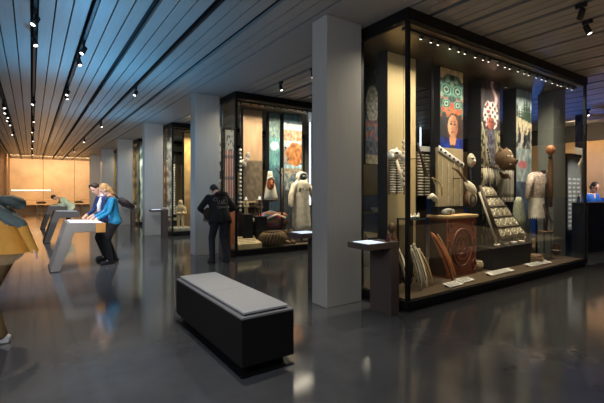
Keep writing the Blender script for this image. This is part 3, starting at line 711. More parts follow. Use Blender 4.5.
a, b = at(258, 222, 8.6), at(286, 239, 8.6); cx = (a.x+b.x)/2
t = thing('woven_basket', 'wide brown woven basket at the front of the second case', 'basket', (cx, 8.6, DZ)); w = (b.x-a.x)/2
pr = [(w*.5, 0), (w*.9, .1), (w, .2), (w*.85, .31), (w*.6, .36), (w*.55, .34)]
MB().lathe((cx, 8.6, DZ), pr, 28, 0, 1, .45).build('basket_body', mat('basket_brown', (92, 70, 46), .8, 0, .5, 26, .6), t)
r = MB()
for i in range(26):
    q = 2*PI*i/26; r.tube([(cx+k*1.01*math.cos(q+z), 8.6+k*.455*math.sin(q+z), DZ+z) for k, z in pr[:5]], .012, 5)
r.build('weave_ribs', mat('basket_pale', (132, 106, 70), .8, 0, .2), t)
MB().tube([(cx+w*.6*math.cos(2*PI*i/20), 8.6+w*.27*math.sin(2*PI*i/20), DZ+.365) for i in range(21)], .022, 6).build('rim', mat('basket_rim', (84, 62, 40), .8), t)
a, b = at(238.5, 232, 8.5), at(262, 239, 8.5)
t = thing('label_block', 'pale slanted label block at the corner of the second case', 'label', ((a.x+b.x)/2, 8.6, DZ))
MB().prism([(8.5, DZ), (8.75, DZ), (8.75, DZ+.28), (8.5, DZ+.12)], 'x', a.x, b.x).build('block', mat('label_sand', (214, 190, 140), .6, 0, .08), t)
r = MB()
for i in range(4): r.obox(((a.x+b.x)/2-.05, 8.53+.05*i, DZ+.142+.032*i), (b.x-a.x)*.7, .012, .004, Matrix.Rotation(math.atan2(.16, .25), 3, 'X'))
r.build('text_line', slab_dark, t)
p = at(266, 222, 8.95); 
def carved_person(label, x, y, zf, h, m, hat):
    t = thing('carved_figure', label, 'carving', (x, y, zf)); s = h/1.0
    P_ = lambda dx, dy, dz: (x+dx*s, y+dy*s, zf+dz*s)
    blob('figure_body', [('c', P_(0, 0, .5), P_(0, 0, .72), .12*s, .14*s), ('c', P_(-.07, 0, .5), P_(-.08, -.02, .06), .075*s, .055*s), ('c', P_(.07, 0, .5), P_(.08, -.02, .06), .075*s, .055*s), ('e', P_(-.08, -.06, .03), (.05*s, .09*s, .03*s)), ('e', P_(.08, -.06, .03), (.05*s, .09*s, .03*s)),
        ('c', P_(-.16, 0, .72), P_(-.19, -.06, .5), .05*s, .04*s), ('c', P_(.16, 0, .72), P_(.19, -.06, .5), .05*s, .04*s), ('c', P_(-.19, -.06, .5), P_(-.06, -.14, .52), .04*s, .035*s), ('c', P_(.19, -.06, .5), P_(.06, -.14, .52), .04*s, .035*s),
        ('c', P_(0, 0, .75), P_(0, 0, .84), .06*s, .055*s), ('e', P_(0, -.01, .9), (.085*s, .09*s, .11*s)), ('c', P_(0, -.09, .92), P_(0, -.115, .88), .012*s, .02*s)], .014*s+.003, m, t)
    for sx in (-1, 1): MB().ball(P_(sx*.035, -.085, .92), .014*s, nu=8, nv=6).build('eye', black, t)
    if hat: MB().lathe(P_(0, 0, .97), [(.15*s, 0), (.14*s, .03*s), (.08*s, .05*s), (.07*s, .2*s), (.03*s, .21*s)]).build('hat', hat, t)
    return t
p = at(259.5, 216, 8.75)
carved_person('brown carved figure in a white hat on dark block, second case', p.x, p.y, p.z, .42, brown_wood, white_paint)
tag(MB().box(p.x-.16, p.x+.14, p.y-.14, p.y+.12, DZ, p.z).build('display_block', blackbox, bevel=.006), 'dark block under the carved figure in the white hat', 'plinth')
p = at(246, 214, 8.8)
carved_person('squat tan carved figure with white cap near the second case corner', p.x, p.y, p.z, .36, tan_wood, white_fur)
tag(MB().box(p.x-.13, p.x+.13, p.y-.13, p.y+.12, DZ, p.z).build('display_block', slab_dark, bevel=.006), 'dark block under the squat tan figure', 'plinth')
p = at(180.5, 227, 13.85)
carved_person('pale life-like carved figure at the third case corner', p.x, p.y, p.z, .95, tan_wood, None)
t = thing('display_plinth', 'low pale stone plinth under the carved figure in the third case', 'plinth', (p.x, p.y, DZ))
MB().box(p.x-.35, p.x+.3, p.y-.25, p.y+.25, DZ, p.z).build('plinth_body', grey_wood, t, bevel=.02)
p = at(169, 205, 14.0); t = thing('bead_string', 'string of pale beads in the third case beside the carved figure', 'beads', (p.x, p.y, p.z-.3))
for i in range(20): MB().ball((p.x+.18, p.y, p.z-.3+.09*i), .035, nu=8, nv=6).build('bead', bone, t)
MB().tube([(p.x+.18, p.y, p.z-.35), (p.x+.18, p.y, 3.7)], .004, 5).build('cord', black, t)
# shelf with tools across the middle of the second case
a, b = at(243, 207, 9.15), at(262, 207, 9.15)
t = thing('display_shelf', 'dark shelf on the tan slab in the second case', 'shelf', ((a.x+b.x)/2, 9.15, a.z))
MB().box(a.x, b.x, 9.1, 9.32, a.z-.02, a.z+.02).build('shelf_board', dark_wood, t)
MB().box(a.x+.05, a.x+.08, 9.12, 9.32, a.z-.15, a.z-.02).box(b.x-.08, b.x-.05, 9.12, 9.32, a.z-.15, a.z-.02).build('bracket', black, t)
p = at(282, 190, 8.75)
t = thing('harpoon_pole', 'thin dark forked pole between the mask and the parka', 'pole', (p.x, p.y, DZ))
MB().tube([(p.x, p.y, DZ), (p.x, p.y, at(282, 168, 8.75).z)], .03, 8).build('shaft', dark_wood, t)
MB().tube([at(282, 176, 8.75), at(275.5, 168, 8.75)], [.025, .012], 8).build('fork', dark_wood, t)
# ------------------------------------------------------------------ more exhibits, first case
t = thing('dark_hat_box', 'long low black box on the back of the chest lid', 'box', at(459, 213, 4.1)); a, b = at(441, 206, 4.06), at(478, 215, 4.06)
MB().box(X0+.03, X1-.03, 4.02, 4.16, ZT+.05, ZT+.17).build('box_body', blackbox, t, bevel=.005); MB().box(X0+.02, X1-.02, 4.01, 4.17, ZT+.17, ZT+.185).build('lid', black, t)
p = Vector((X0+.16, 3.92, ZT+.05)); t = thing('silver_fur_roll', 'silver-grey fur roll lying on the chest lid', 'fur', p)
blob('fur_roll', [('c', p+Vector((-.08, 0, .05)), p+Vector((.12, 0, .05)), .05, .045), ('e', p+Vector((.0, -.01, .08)), (.09, .05, .035))], .009, mat('silver_fur', (150, 152, 150), .9, 0, .35, 40, .8), t)
MB().tube([p+Vector((.02, .055*math.cos(q*PI/6), .052+.055*math.sin(q*PI/6))) for q in range(13)], .006, 5).build('tie_cord', brown_wood, t)
p = at(433, 199, 4.0); t = thing('ivory_glove', 'pale ivory hook hanging beside the house board', 'hook', p)
MB().tube([p+Vector((-.13, 0, .02)), p+Vector((-.05, -.02, .05)), p+Vector((.05, 0, .0)), p+Vector((.12, 0, -.03))], [.02, .045, .05, .02], 10).build('hook_body', bone, t); MB().tube([p+Vector((0, 0, .04)), (p.x, p.y, 3.70)], .003, 5).build('cord', black, t)
a, b = at(432, 178, 4.05), at(442, 196, 4.05); t = thing('hunting_bow', 'thin curved bow hanging left of the house board'.replace(' left of', ' beside'), 'bow', b)
MB().tube([a, a.lerp(b, .3)+Vector((.09, 0, .04)), a.lerp(b, .7)+Vector((.09, 0, .04)), b], .014, 8).build('bow_limb', tan_wood, t); MB().tube([a, b], .003, 5).build('bow_string', bone, t); MB().tube([a, (a.x, a.y, 3.70)], .003, 5).build('cord', black, t)
a, b = at(482, 122, 4.17), at(490, 168, 4.17); t = thing('painted_paddle', 'pale painted paddle hung in front of the dancer print', 'paddle', b)
MB().tube([a, a.lerp(b, .45), a.lerp(b, .6), a.lerp(b, .85), b], [(.016, .012), (.018, .012), (.06, .014), (.075, .014), (.02, .01)], 10, flat=(1, 0, 0)).build('blade', grey_wood, t)
r = MB()
for i in range(5): r.ball(a.lerp(b, .6+.07*i)+Vector((0, -.016, 0)), (.03, .008, .03), nu=8, nv=5)
r.build('painted_marks', black, t); MB().tube([a.lerp(b, .3), (a.lerp(b, .3).x, 4.23, a.lerp(b, .3).z)], .006, 6).build('wall_mount', black, t)
p = at(505, 176, 4.1); t = thing('raven_rattle', 'small dark carved rattle under the bear headdress', 'rattle', p)
blob('rattle_body', [('e', p, (.13, .06, .06)), ('c', p+Vector((.1, 0, 0)), p+Vector((.22, 0, -.05)), .03, .012), ('c', p+Vector((-.1, 0, .02)), p+Vector((-.2, 0, .07)), .04, .015)], .009, brown_wood, t)
MB().ball(p+Vector((-.12, -.05, .05)), .014, nu=8, nv=6).build('eye', bone, t); MB().tube([p, (p.x, 4.24, p.z)], .006, 6).build('wall_mount', black, t)
for i, (u, v, y, h, lb) in enumerate([(519, 258, 4.0, .5, 'pale tall pot behind the black plinth'), (533, 252, 4.3, .34, 'tan squat pot under the tunic'), (541, 253, 4.4, .3, 'grey small pot under the tunic'), (563, 252, 3.9, .26, 'brown low pot at the far end of the nearest case')]):
    x = at(u, v, y).x-(.35 if i == 3 else 0); t = thing('deck_pot', lb, 'pot', (x, y, DZ), 'pots on the case deck'); k = h/.5
    MB().lathe((x, y, DZ), [(.08*k, 0), (.16*k, .12*k), (.17*k, .26*k), (.1*k, .42*k), (.12*k, h), (.1*k, h), (.08*k, .42*k)]).build('pot_body', [grey_wood, tan_wood, slab_dark, brown_wood][i], t)
    MB().tube([(x+.172*k*math.cos(2*PI*j/18), y+.172*k*math.sin(2*PI*j/18), DZ+.22*k) for j in range(19)], .01, 5).build('rim_band', bone, t)
a, b = at(513, 200, 4.05), at(524, 236, 4.05); t = thing('reflection_cone', 'pale green-grey cone standing for a wall reflection beside the slanted settee back', 'cape', ((a.x+b.x)/2, 4.05, DZ)); cx = (a.x+b.x)/2  # solid cone put where the wall's reflection shows
MB().lathe((cx, 4.05, .7), [(.24, 0), (.2, .3), (.13, .62), (.07, .72), (.05, .70)], 24, 0, 1, .5).build('cone_body', mat('reflection_green', (150, 156, 134), .85, 0, .4, 20, .5, (6, 6, .4)), t); rod(t, cx, 4.05, DZ, .74)
for i, (u, v, m_) in enumerate([(377, 216, bone), (383, 218, brown_wood), (399, 217, red_wood)]):
    p = at(u, v, 4.75); p = Vector((p.x, 4.76, 1.18)); lb = ['pale', 'brown', 'reddish'][i]+' bowl seen on the glass table past the reading rail'
    t = thing('wooden_bowl', lb, 'bowl', p, 'bowls on the rear glass table'); MB().lathe(p, [(.04, 0), (.08, .03), (.1, .08), (.09, .08), (.06, .03)]).build('bowl_body', m_, t); MB().lathe(p, [(.045, 0), (.045, .012)]).build('foot_ring', dark_wood, t)
# drum, drape, shelves and small pieces
p = at(470, 199, 4.14); t = thing('skin_drum', 'round pale skin drum hung behind the ladle', 'drum', p)
MB().tube([p+Vector((0, -.05, 0)), p+Vector((0, .05, 0))], .15, 24).build('drum_frame', brown_wood, t); MB().tube([p+Vector((0, -.055, 0)), p+Vector((0, -.05, 0))], .14, 24).build('drum_skin', mat('drum_skin', (150, 138, 116), .7, 0, .25, 8), t)
r = MB(); r.tube([p+Vector((.08*math.cos(q*PI/8), -.058, .08*math.sin(q*PI/8))) for q in range(17)], .008, 5); r.build('painted_ring', slab_dark, t); MB().tube([p, (p.x, 4.25, p.z)], .01, 6).build('wall_mount', black, t)
a, b = at(498, 170, 4.2), at(513, 197, 4.2); t = thing('striped_drape', 'grey striped drape hung right under the dark rattle'.replace(' right', ''), 'textile', ((a.x+b.x)/2, 4.2, b.z))
MB().sheet(lambda u_, w_: ((a.x+(b.x-a.x)*u_, 4.19+.02*math.sin(u_*22), b.z+(a.z-b.z)*w_), (0, -1, 0)), 30, 6, .012).build('cloth', mat('drape_grey', (150, 146, 136), .85, 0, .5, 16, .3, (9, 1, .3)), t)
MB().tube([(a.x-.03, 4.2, a.z), (b.x+.03, 4.2, a.z)], .014, 8).build('hanging_bar', black, t)
for i in range(10): x_ = a.x+(b.x-a.x)*(i+.5)/10; MB().tube([(x_, 4.19, b.z), (x_, 4.185, b.z-.1)], .008, 5).build('tassel', bone, t)
for i, (v, lb) in enumerate(((174, 'clear glass shelf beside the shoulder of the tunic'), (188, 'clear glass shelf beside the waist of the tunic'))):
    a, b = at(540, v, 4.1), at(549, v, 4.1); t = thing('glass_shelf', lb, 'shelf', ((a.x+b.x)/2, 4.1, a.z), 'small glass shelves by the tunic')
    MB().box(a.x, b.x, 4.02, 4.2, a.z-.012, a.z).build('shelf_glass', mat('shelf_glass', (190, 206, 200), .1, 0, .03), t); MB().tube([(b.x-.05, 4.18, DZ), (b.x-.05, 4.18, a.z)], .012, 6).build('stand_rod', black, t)
    for k_ in range(2):
        q = Vector((a.x+.12+.2*k_, 4.08, a.z)); u_ = thing('small_cup', ['dark', 'pale'][k_]+' small cup on the '+['upper', 'lower'][i]+' glass shelf by the tunic', 'cup', q, 'cups on the glass shelves')
        MB().lathe(q, [(.03, 0), (.05, .04), (.055, .09), (.048, .09), (.03, .02)]).build('cup_body', [dark_wood, bone][k_], u_); MB().lathe(q, [(.034, 0), (.034, .008)]).build('foot_ring', black, u_)
for i, (u, v, y, lb, m_) in enumerate(((476, 262, 3.95, 'grey coiled basket on the deck between chest and plinth', grey_wood), (536, 257, 3.7, 'small brown basket on the deck before the tunic', brown_wood))):
    x_ = at(u, v, y).x; t = thing('coiled_basket', lb, 'basket', (x_, y, DZ), 'coiled baskets on the deck')
    MB().lathe((x_, y, DZ), [(.07, 0), (.11, .05), (.12, .1), (.1, .17), (.09, .17), (.1, .08)]).build('basket_body', m_, t); r = MB()
    for k_ in range(5): rr = (.09, .113, .122, .117, .103)[k_]; r.tube([(x_+rr*math.cos(2*PI*j/18), y+rr*math.sin(2*PI*j/18), DZ+.02+.035*k_) for j in range(19)], .007, 5)
    r.build('coil_ribs', tan_wood, t)
p = at(391, 226, 4.1); t = thing('dark_figure', 'small dark carved figure on the block before the beige slab', 'carving', (p.x, 4.1, DZ))
blob('figure_body', [('c', (p.x, 4.1, .64), (p.x, 4.1, .86), .07, .06), ('e', (p.x, 4.09, .99), (.06, .06, .08)), ('c', (p.x-.07, 4.08, .84), (p.x-.05, 4.0, .7), .025, .02), ('c', (p.x+.07, 4.08, .84), (p.x+.05, 4.0, .7), .025, .02)], .01, brown_wood, t)
MB().box(p.x-.12, p.x+.12, 4.0, 4.2, DZ, .6).build('display_block', blackbox, t)
# more exhibits, second case
p = at(251, 224, 8.75); t = thing('curled_horn', 'white curled horn beside the beaded bundle', 'horn', (p.x, p.y, DZ))
MB().tube([p+Vector((.16*math.cos(a_)*(1-.06*k_), 0, .14*math.sin(a_)*(1-.06*k_))) for k_, a_ in enumerate([PI*q/5 for q in range(9)])], [.05-.005*q for q in range(9)], 8).build('horn_body', bone, t); rod(t, p.x, p.y, DZ, p.z-.1)
p = at(296, 232, 8.7); t = thing('dark_boots', 'pair of dark fur boots beside the parka', 'boots', (p.x-.25, 8.7, DZ))
for k in (0, 1):
    q = Vector((p.x-.32+.17*k, 8.7, DZ)); blob('boot', [('c', q+Vector((0, 0, .07)), q+Vector((0, .02, .32)), .06, .07), ('c', q+Vector((0, 0, .06)), q+Vector((0, -.14, .05)), .06, .05)], .012, brown_fur, t)
p = at(246, 160, 9.2); t = thing('grey_fur_ruff', 'grey fur ruff on the tan bark-coloured slab', 'ruff', p)
blob('fur', [('e', p+Vector((.06*k_, 0, .13*math.sin(k_*1.3))), (.08, .05, .08)) for k_ in range(-2, 2)], .02, mat('silver_fur2', (150, 140, 128), .9, 0, .4, 30, .8), t); MB().tube([p, (p.x, 9.33, p.z)], .01, 6).build('wall_mount', black, t)
p = at(238.5, 170, 9.6)
for i, (u, v, lb, m_) in enumerate([(228, 205, 'orange carved box behind the man in black', orange_wood), (245.5, 200, 'dark wooden chest behind the squat tan figure', dark_wood)]):
    p = at(u, v+12, 9.4); t = thing('carved_box', lb, 'box', (p.x, 9.4, DZ)); MB().box(p.x-.22, p.x+.22, 9.3, 9.42, DZ, p.z+.25).build('box_body', m_, t, bevel=.012); MB().box(p.x-.24, p.x+.24, 9.28, 9.43, p.z+.25, p.z+.29).build('lid', tan_wood, t)
# ------------------------------------------------------------------ bench and kiosks
BX0, BX1, BY0, BY1 = 1.42, 1.93, 2.93, 4.70
t = thing('gallery_bench', 'long black box bench with two grey seat pads on the polished floor', 'bench', ((BX0+BX1)/2, (BY0+BY1)/2, 0))
MB().box(BX0, BX1, BY0, BY1, .09, .485).build('bench_body', mat('bench_black', (13, 14, 15), .5, 0, .05), t, bevel=.004)
MB().box(BX0, BX1, BY0, BY1, .485, .50).build('top_rim', mat('bench_rim', (150, 150, 148), .45, .3, .04), t)
MB().box(BX0+.07, BX1-.07, BY0+.07, BY1-.07, 0, .09).build('recessed_plinth', black, t)
MB().box(BX0, BX1, BY0, BY1, 0, .012).build('shadow_plate', black, t)  # dark plate laid on the floor in place of the bench's shadow
pad = mat('bench_pad', (172, 172, 170), .75, 0, .06, 60, .1)
ym = BY0+.86
for a, b in ((BY0+.035, ym-.006), (ym+.006, BY1-.035)):
    p = MB().box(BX0+.035, BX1-.035, a, b, .512, .533).build('seat_pad', pad, t, bevel=.005)
    MB().box(BX0+.05, BX1-.05, a+.012, b-.012, .50, .512).build('pad_gap', black, p)
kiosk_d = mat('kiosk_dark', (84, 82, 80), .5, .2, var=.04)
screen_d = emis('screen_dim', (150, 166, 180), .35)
def bent_kiosk(dy, label):
    y = 8.75+dy; L = .95
    pr = [(.29, 0), (.44, 0), (.68, .735), (1.2, .735), (1.22, .90), (.56, .93)]
    t = thing('bent_kiosk', label, 'kiosk', (.75, y, 0), 'bent-leg touch tables in the aisle')
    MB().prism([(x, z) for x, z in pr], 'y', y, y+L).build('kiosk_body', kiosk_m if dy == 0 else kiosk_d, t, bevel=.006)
    def top(x): return .90+(.93-.90)*(1.22-x)/(1.22-.56)
    MB().add([(.62, y+.06, top(.62)+.003), (1.17, y+.06, top(1.17)+.003), (1.17, y+L-.06, top(1.17)+.003), (.62, y+L-.06, top(.62)+.003), (.62, y+.06, top(.62)-.01), (1.17, y+.06, top(1.17)-.01), (1.17, y+L-.06, top(1.17)-.01), (.62, y+L-.06, top(.62)-.01)],
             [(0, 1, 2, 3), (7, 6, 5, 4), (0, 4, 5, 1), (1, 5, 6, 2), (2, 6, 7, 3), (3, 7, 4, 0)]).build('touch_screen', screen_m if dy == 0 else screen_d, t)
    MB().box(.28, .46, y-.01, y+L+.01, 0, .015).build('foot_plate', black, t)
    if dy == 0: tag(MB().box(1.055, 1.225, y-.02, y+.1, .715, .895).build('end_block', mat('block_orange', (206, 146, 72), .6, 0, .1), t), 'orange-brown block at the table end')
    return t
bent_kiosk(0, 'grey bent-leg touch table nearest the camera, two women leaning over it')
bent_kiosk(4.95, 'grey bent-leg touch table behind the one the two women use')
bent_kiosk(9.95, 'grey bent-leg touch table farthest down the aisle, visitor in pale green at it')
for k in range(5):
    y = 3.35+STEP*k if k < 4 else 4.75
    lb = ['brown reading rail in front of the nearest column', 'brown reading rail the man in black bends over', 'brown reading rail in front of the third column', 'brown reading rail far off in front of the fourth column', 'brown reading rail behind the nearest column'][k]
    t = thing('reading_rail', lb, 'kiosk', (3.5, y, 0), 'reading rails beside the columns')
    MB().box(3.26, 3.79, y, y+.38, .84, .91).build('rail_top', rail_m, t, bevel=.004)
    MB().box(3.64, 3.785, y+.005, y+.375, 0, .84).build('pedestal', rail_m, t, bevel=.004)
    MB().box(3.30, 3.58, y+.05, y+.33, .909, .913).build('touch_screen', emis('rail_screen', (206, 224, 244), .9) if k == 0 else MATS['rail_screen'], t)
    MB().box(3.635, 3.642, y+.12, y+.26, .79, .815).build('vent', black, t)
p = Vector((3.72, 3.48, .91)); t = thing('touch_object', 'small dark red tactile object on the nearest reading rail', 'touch object', p)
MB().lathe(p, [(.03, 0), (.034, .015), (.02, .03), (.024, .055), (.008, .07)]).build('knob', mat('dark_red', (96, 34, 30), .5), t)
MB().lathe(p, [(.036, 0), (.036, .004)]).build('base_ring', black, t)
# ------------------------------------------------------------------ ceiling tracks and lamps
lamps = {0.04: [6.05, 6.9, 11.7, 14.6, 17.3, 20.4, 24., 28.], 0.66: [6.9, 7.55, 10.1, 10.5], 1.90: [9.26, 14.47, 19.5, 24.6, 29.], -.58: [12.6, 13.46, 14.2, 14.9, 15.8, 18.5]}
tn = {0.04: 'the middle aisle track', 0.66: 'the aisle track lit by blue light', 1.90: 'the aisle track closest to the columns', -.58: 'the outer aisle track near the brown wall'}
for x in lamps:
    t = thing('lighting_track', 'long black lighting track in the ceiling, '+tn[x], 'track', (x, 10, CZ))
    MB().box(x-.018, x+.018, -4, FARY-.2, CZ-.035, CZ+.06).build('track_rail', black, t)
    MB().box(x-.035, x+.035, FARY-.35, FARY-.2, CZ-.04, CZ+.02).build('feed_box', black, t)
def make_lamp(loc, d, label):
    t = thing('ceiling_spotlight', label, 'lamp', loc, 'black spotlights on the ceiling tracks')
    l = Vector(loc); d = Vector(d).normalized()
    MB().box(l.x-.02, l.x+.02, l.y-.06, l.y+.06, l.z-.05, l.z).build('adapter', black, t)
    MB().tube([l+Vector((0, 0, -.05)), l+Vector((0, 0, -.11))], .012, 8).build('stem', black, t)
    c = l+Vector((0, 0, -.13))
    MB().tube([c-d*.075, c-d*.06, c+d*.06], [.022, .036, .038], 14).build('lamp_body', black, t)
    MB().tube([c+d*.058, c+d*.063], [.028, .028], 14).build('lens', lens_m, t)
    return t
dirs = [(-.5, -.3, -1), (.2, -.4, -1), (-.4, -.5, -1), (.3, -.2, -1)]
n = 0
for x in lamps:
    for i, y in enumerate(lamps[x]):
        make_lamp((x, y, CZ-.035), dirs[n % 4], 'black spotlight on %s, %s from the camera' % (tn[x], ORD[i])); n += 1
for (x, y, d, lb) in ((4.38, 7.15, (.1, -.3, -1), 'black spotlight over the gap behind the nearest case, second one back'), (4.38, 6.0, (-.1, -.3, -1), 'black spotlight over the gap behind the nearest case, closest to the concrete column'),
                      (6.24, 2.2, (.15, -.4, -1), 'black spotlight on the ceiling in front of the nearest case'), (5.62, 2.05, (.7, .5, -.5), 'unlit dark spotlight hanging in front of the nearest case'), (8.10, 2.4, (-.1, -.3, -1), 'black spotlight at the photo edge beyond the nearest case'), (13.06, 4.6, (-.3, -.4, -1), 'small far spotlight above the text panel')):
    make_lamp((x, y, CZ), d, lb)
# ------------------------------------------------------------------ far wall ledge and light line, far side of the hall
t = thing('wall_light_line', 'thin bright light line across the far wall', 'light', (0, FARY-.06, 1.55))
MB().box(-1.2, 1.2, FARY-.05, FARY-.02, 1.52, 1.60).build('diffuser', emis('line_white', (255, 240, 214), 1.4), t)
MB().box(-1.25, 1.25, FARY-.03, FARY, 1.49, 1.63).build('housing', kiosk_m, t)
t = thing('wall_ledge', 'low pale display ledge with rail along the far wall', 'ledge', (1.5, FARY-.5, 0))
MB().box(-1.2, 4.8, FARY-.7, FARY-.1, .5, .58).build('ledge_top', mat('ledge_pale', (206, 176, 136), .4), t)
for i in range(5): MB().box(-1.1+1.4*i, -1.04+1.4*i, FARY-.66, FARY-.14, 0, .5).build('leg', rail_m, t)
MB().tube([(-1.2, FARY-.66, .86), (4.8, FARY-.66, .86)], .025, 8).build('rail', mat('rail_gold', (220, 190, 140), .35, .6), t)
for i in range(5): MB().tube([(-1.1+1.4*i, FARY-.66, .58), (-1.1+1.4*i, FARY-.66, .86)], .015, 6).build('rail_post', rail_m, t)
for i, x in enumerate((.6, 1.9, 3.0)):
    t = thing('ledge_exhibit', ['dark low model', 'brown rounded model', 'small dark model'][i]+' on the pale far ledge', 'exhibit', (x, FARY-.4, .58))
    MB().ball((x, FARY-.4, .66), (.3, .12, .09)).build('model_body', [dark_wood, brown_wood, slab_dark][i], t)
    MB().box(x-.34, x+.34, FARY-.55, FARY-.25, .575, .6).build('model_base', dark_wood, t)
# far right: counter, text panels, post
a = at(588, 203, 3.95)
t = thing('dark_counter', 'dark block counter at the photo edge with blue glow behind', 'counter', (a.x+.9, 4.1, 0))
MB().box(a.x, a.x+1.9, 3.95, 4.3, 0, a.z-.04).build('counter_body', blackbox, t); MB().box(a.x-.01, a.x+1.92, 3.94, 4.31, a.z-.04, a.z).build('counter_top', black, t)
def text_panel(u0, u1, v0, v1, y, face, label, vt):
    a, b = at(u0, v0, y), at(u1, v1, y)
    t = thing('text_panel', label, 'sign', ((a.x+b.x)/2, y, 0))
    MB().box(a.x, b.x, y, y+.08, 0.0, a.z).build('frame', black, t)
    MB().box(a.x+.06, b.x-.06, y-.008, y, b.z, a.z-.08).build('panel_face', face, t)
    r = MB(); zt2 = at(u0, vt, y).z; nrow = 13
    for i in range(nrow):
        z = zt2-(zt2-b.z-.05)*i/nrow; w = b.x-a.x-.2
        for j in range(3):
            x = a.x+.1+w*j/3; r.box(x, x+w/3*(.5+.4*random.random()), y-.014, y-.008, z-.05, z)
    r.build('text_line', white_paint, t)
text_panel(566.5, 582, 153, 233, 4.9, mat('panel_grey', (112, 112, 112), .6, 0, .05), 'tall dark framed panel with rows of white text', 178)
text_panel(560.5, 567, 155, 203, 5.1, mat('panel_tan', (150, 128, 104), .6, 0, .05), 'narrow tan panel with white lines beside the dark framed text panel', 176)
a = at(582.5, 150, 5.0); b = at(586, 150, 5.0)
struct('trim_1', MB().box(a.x, b.x, 5.0, 5.2, 0, CZ), black)
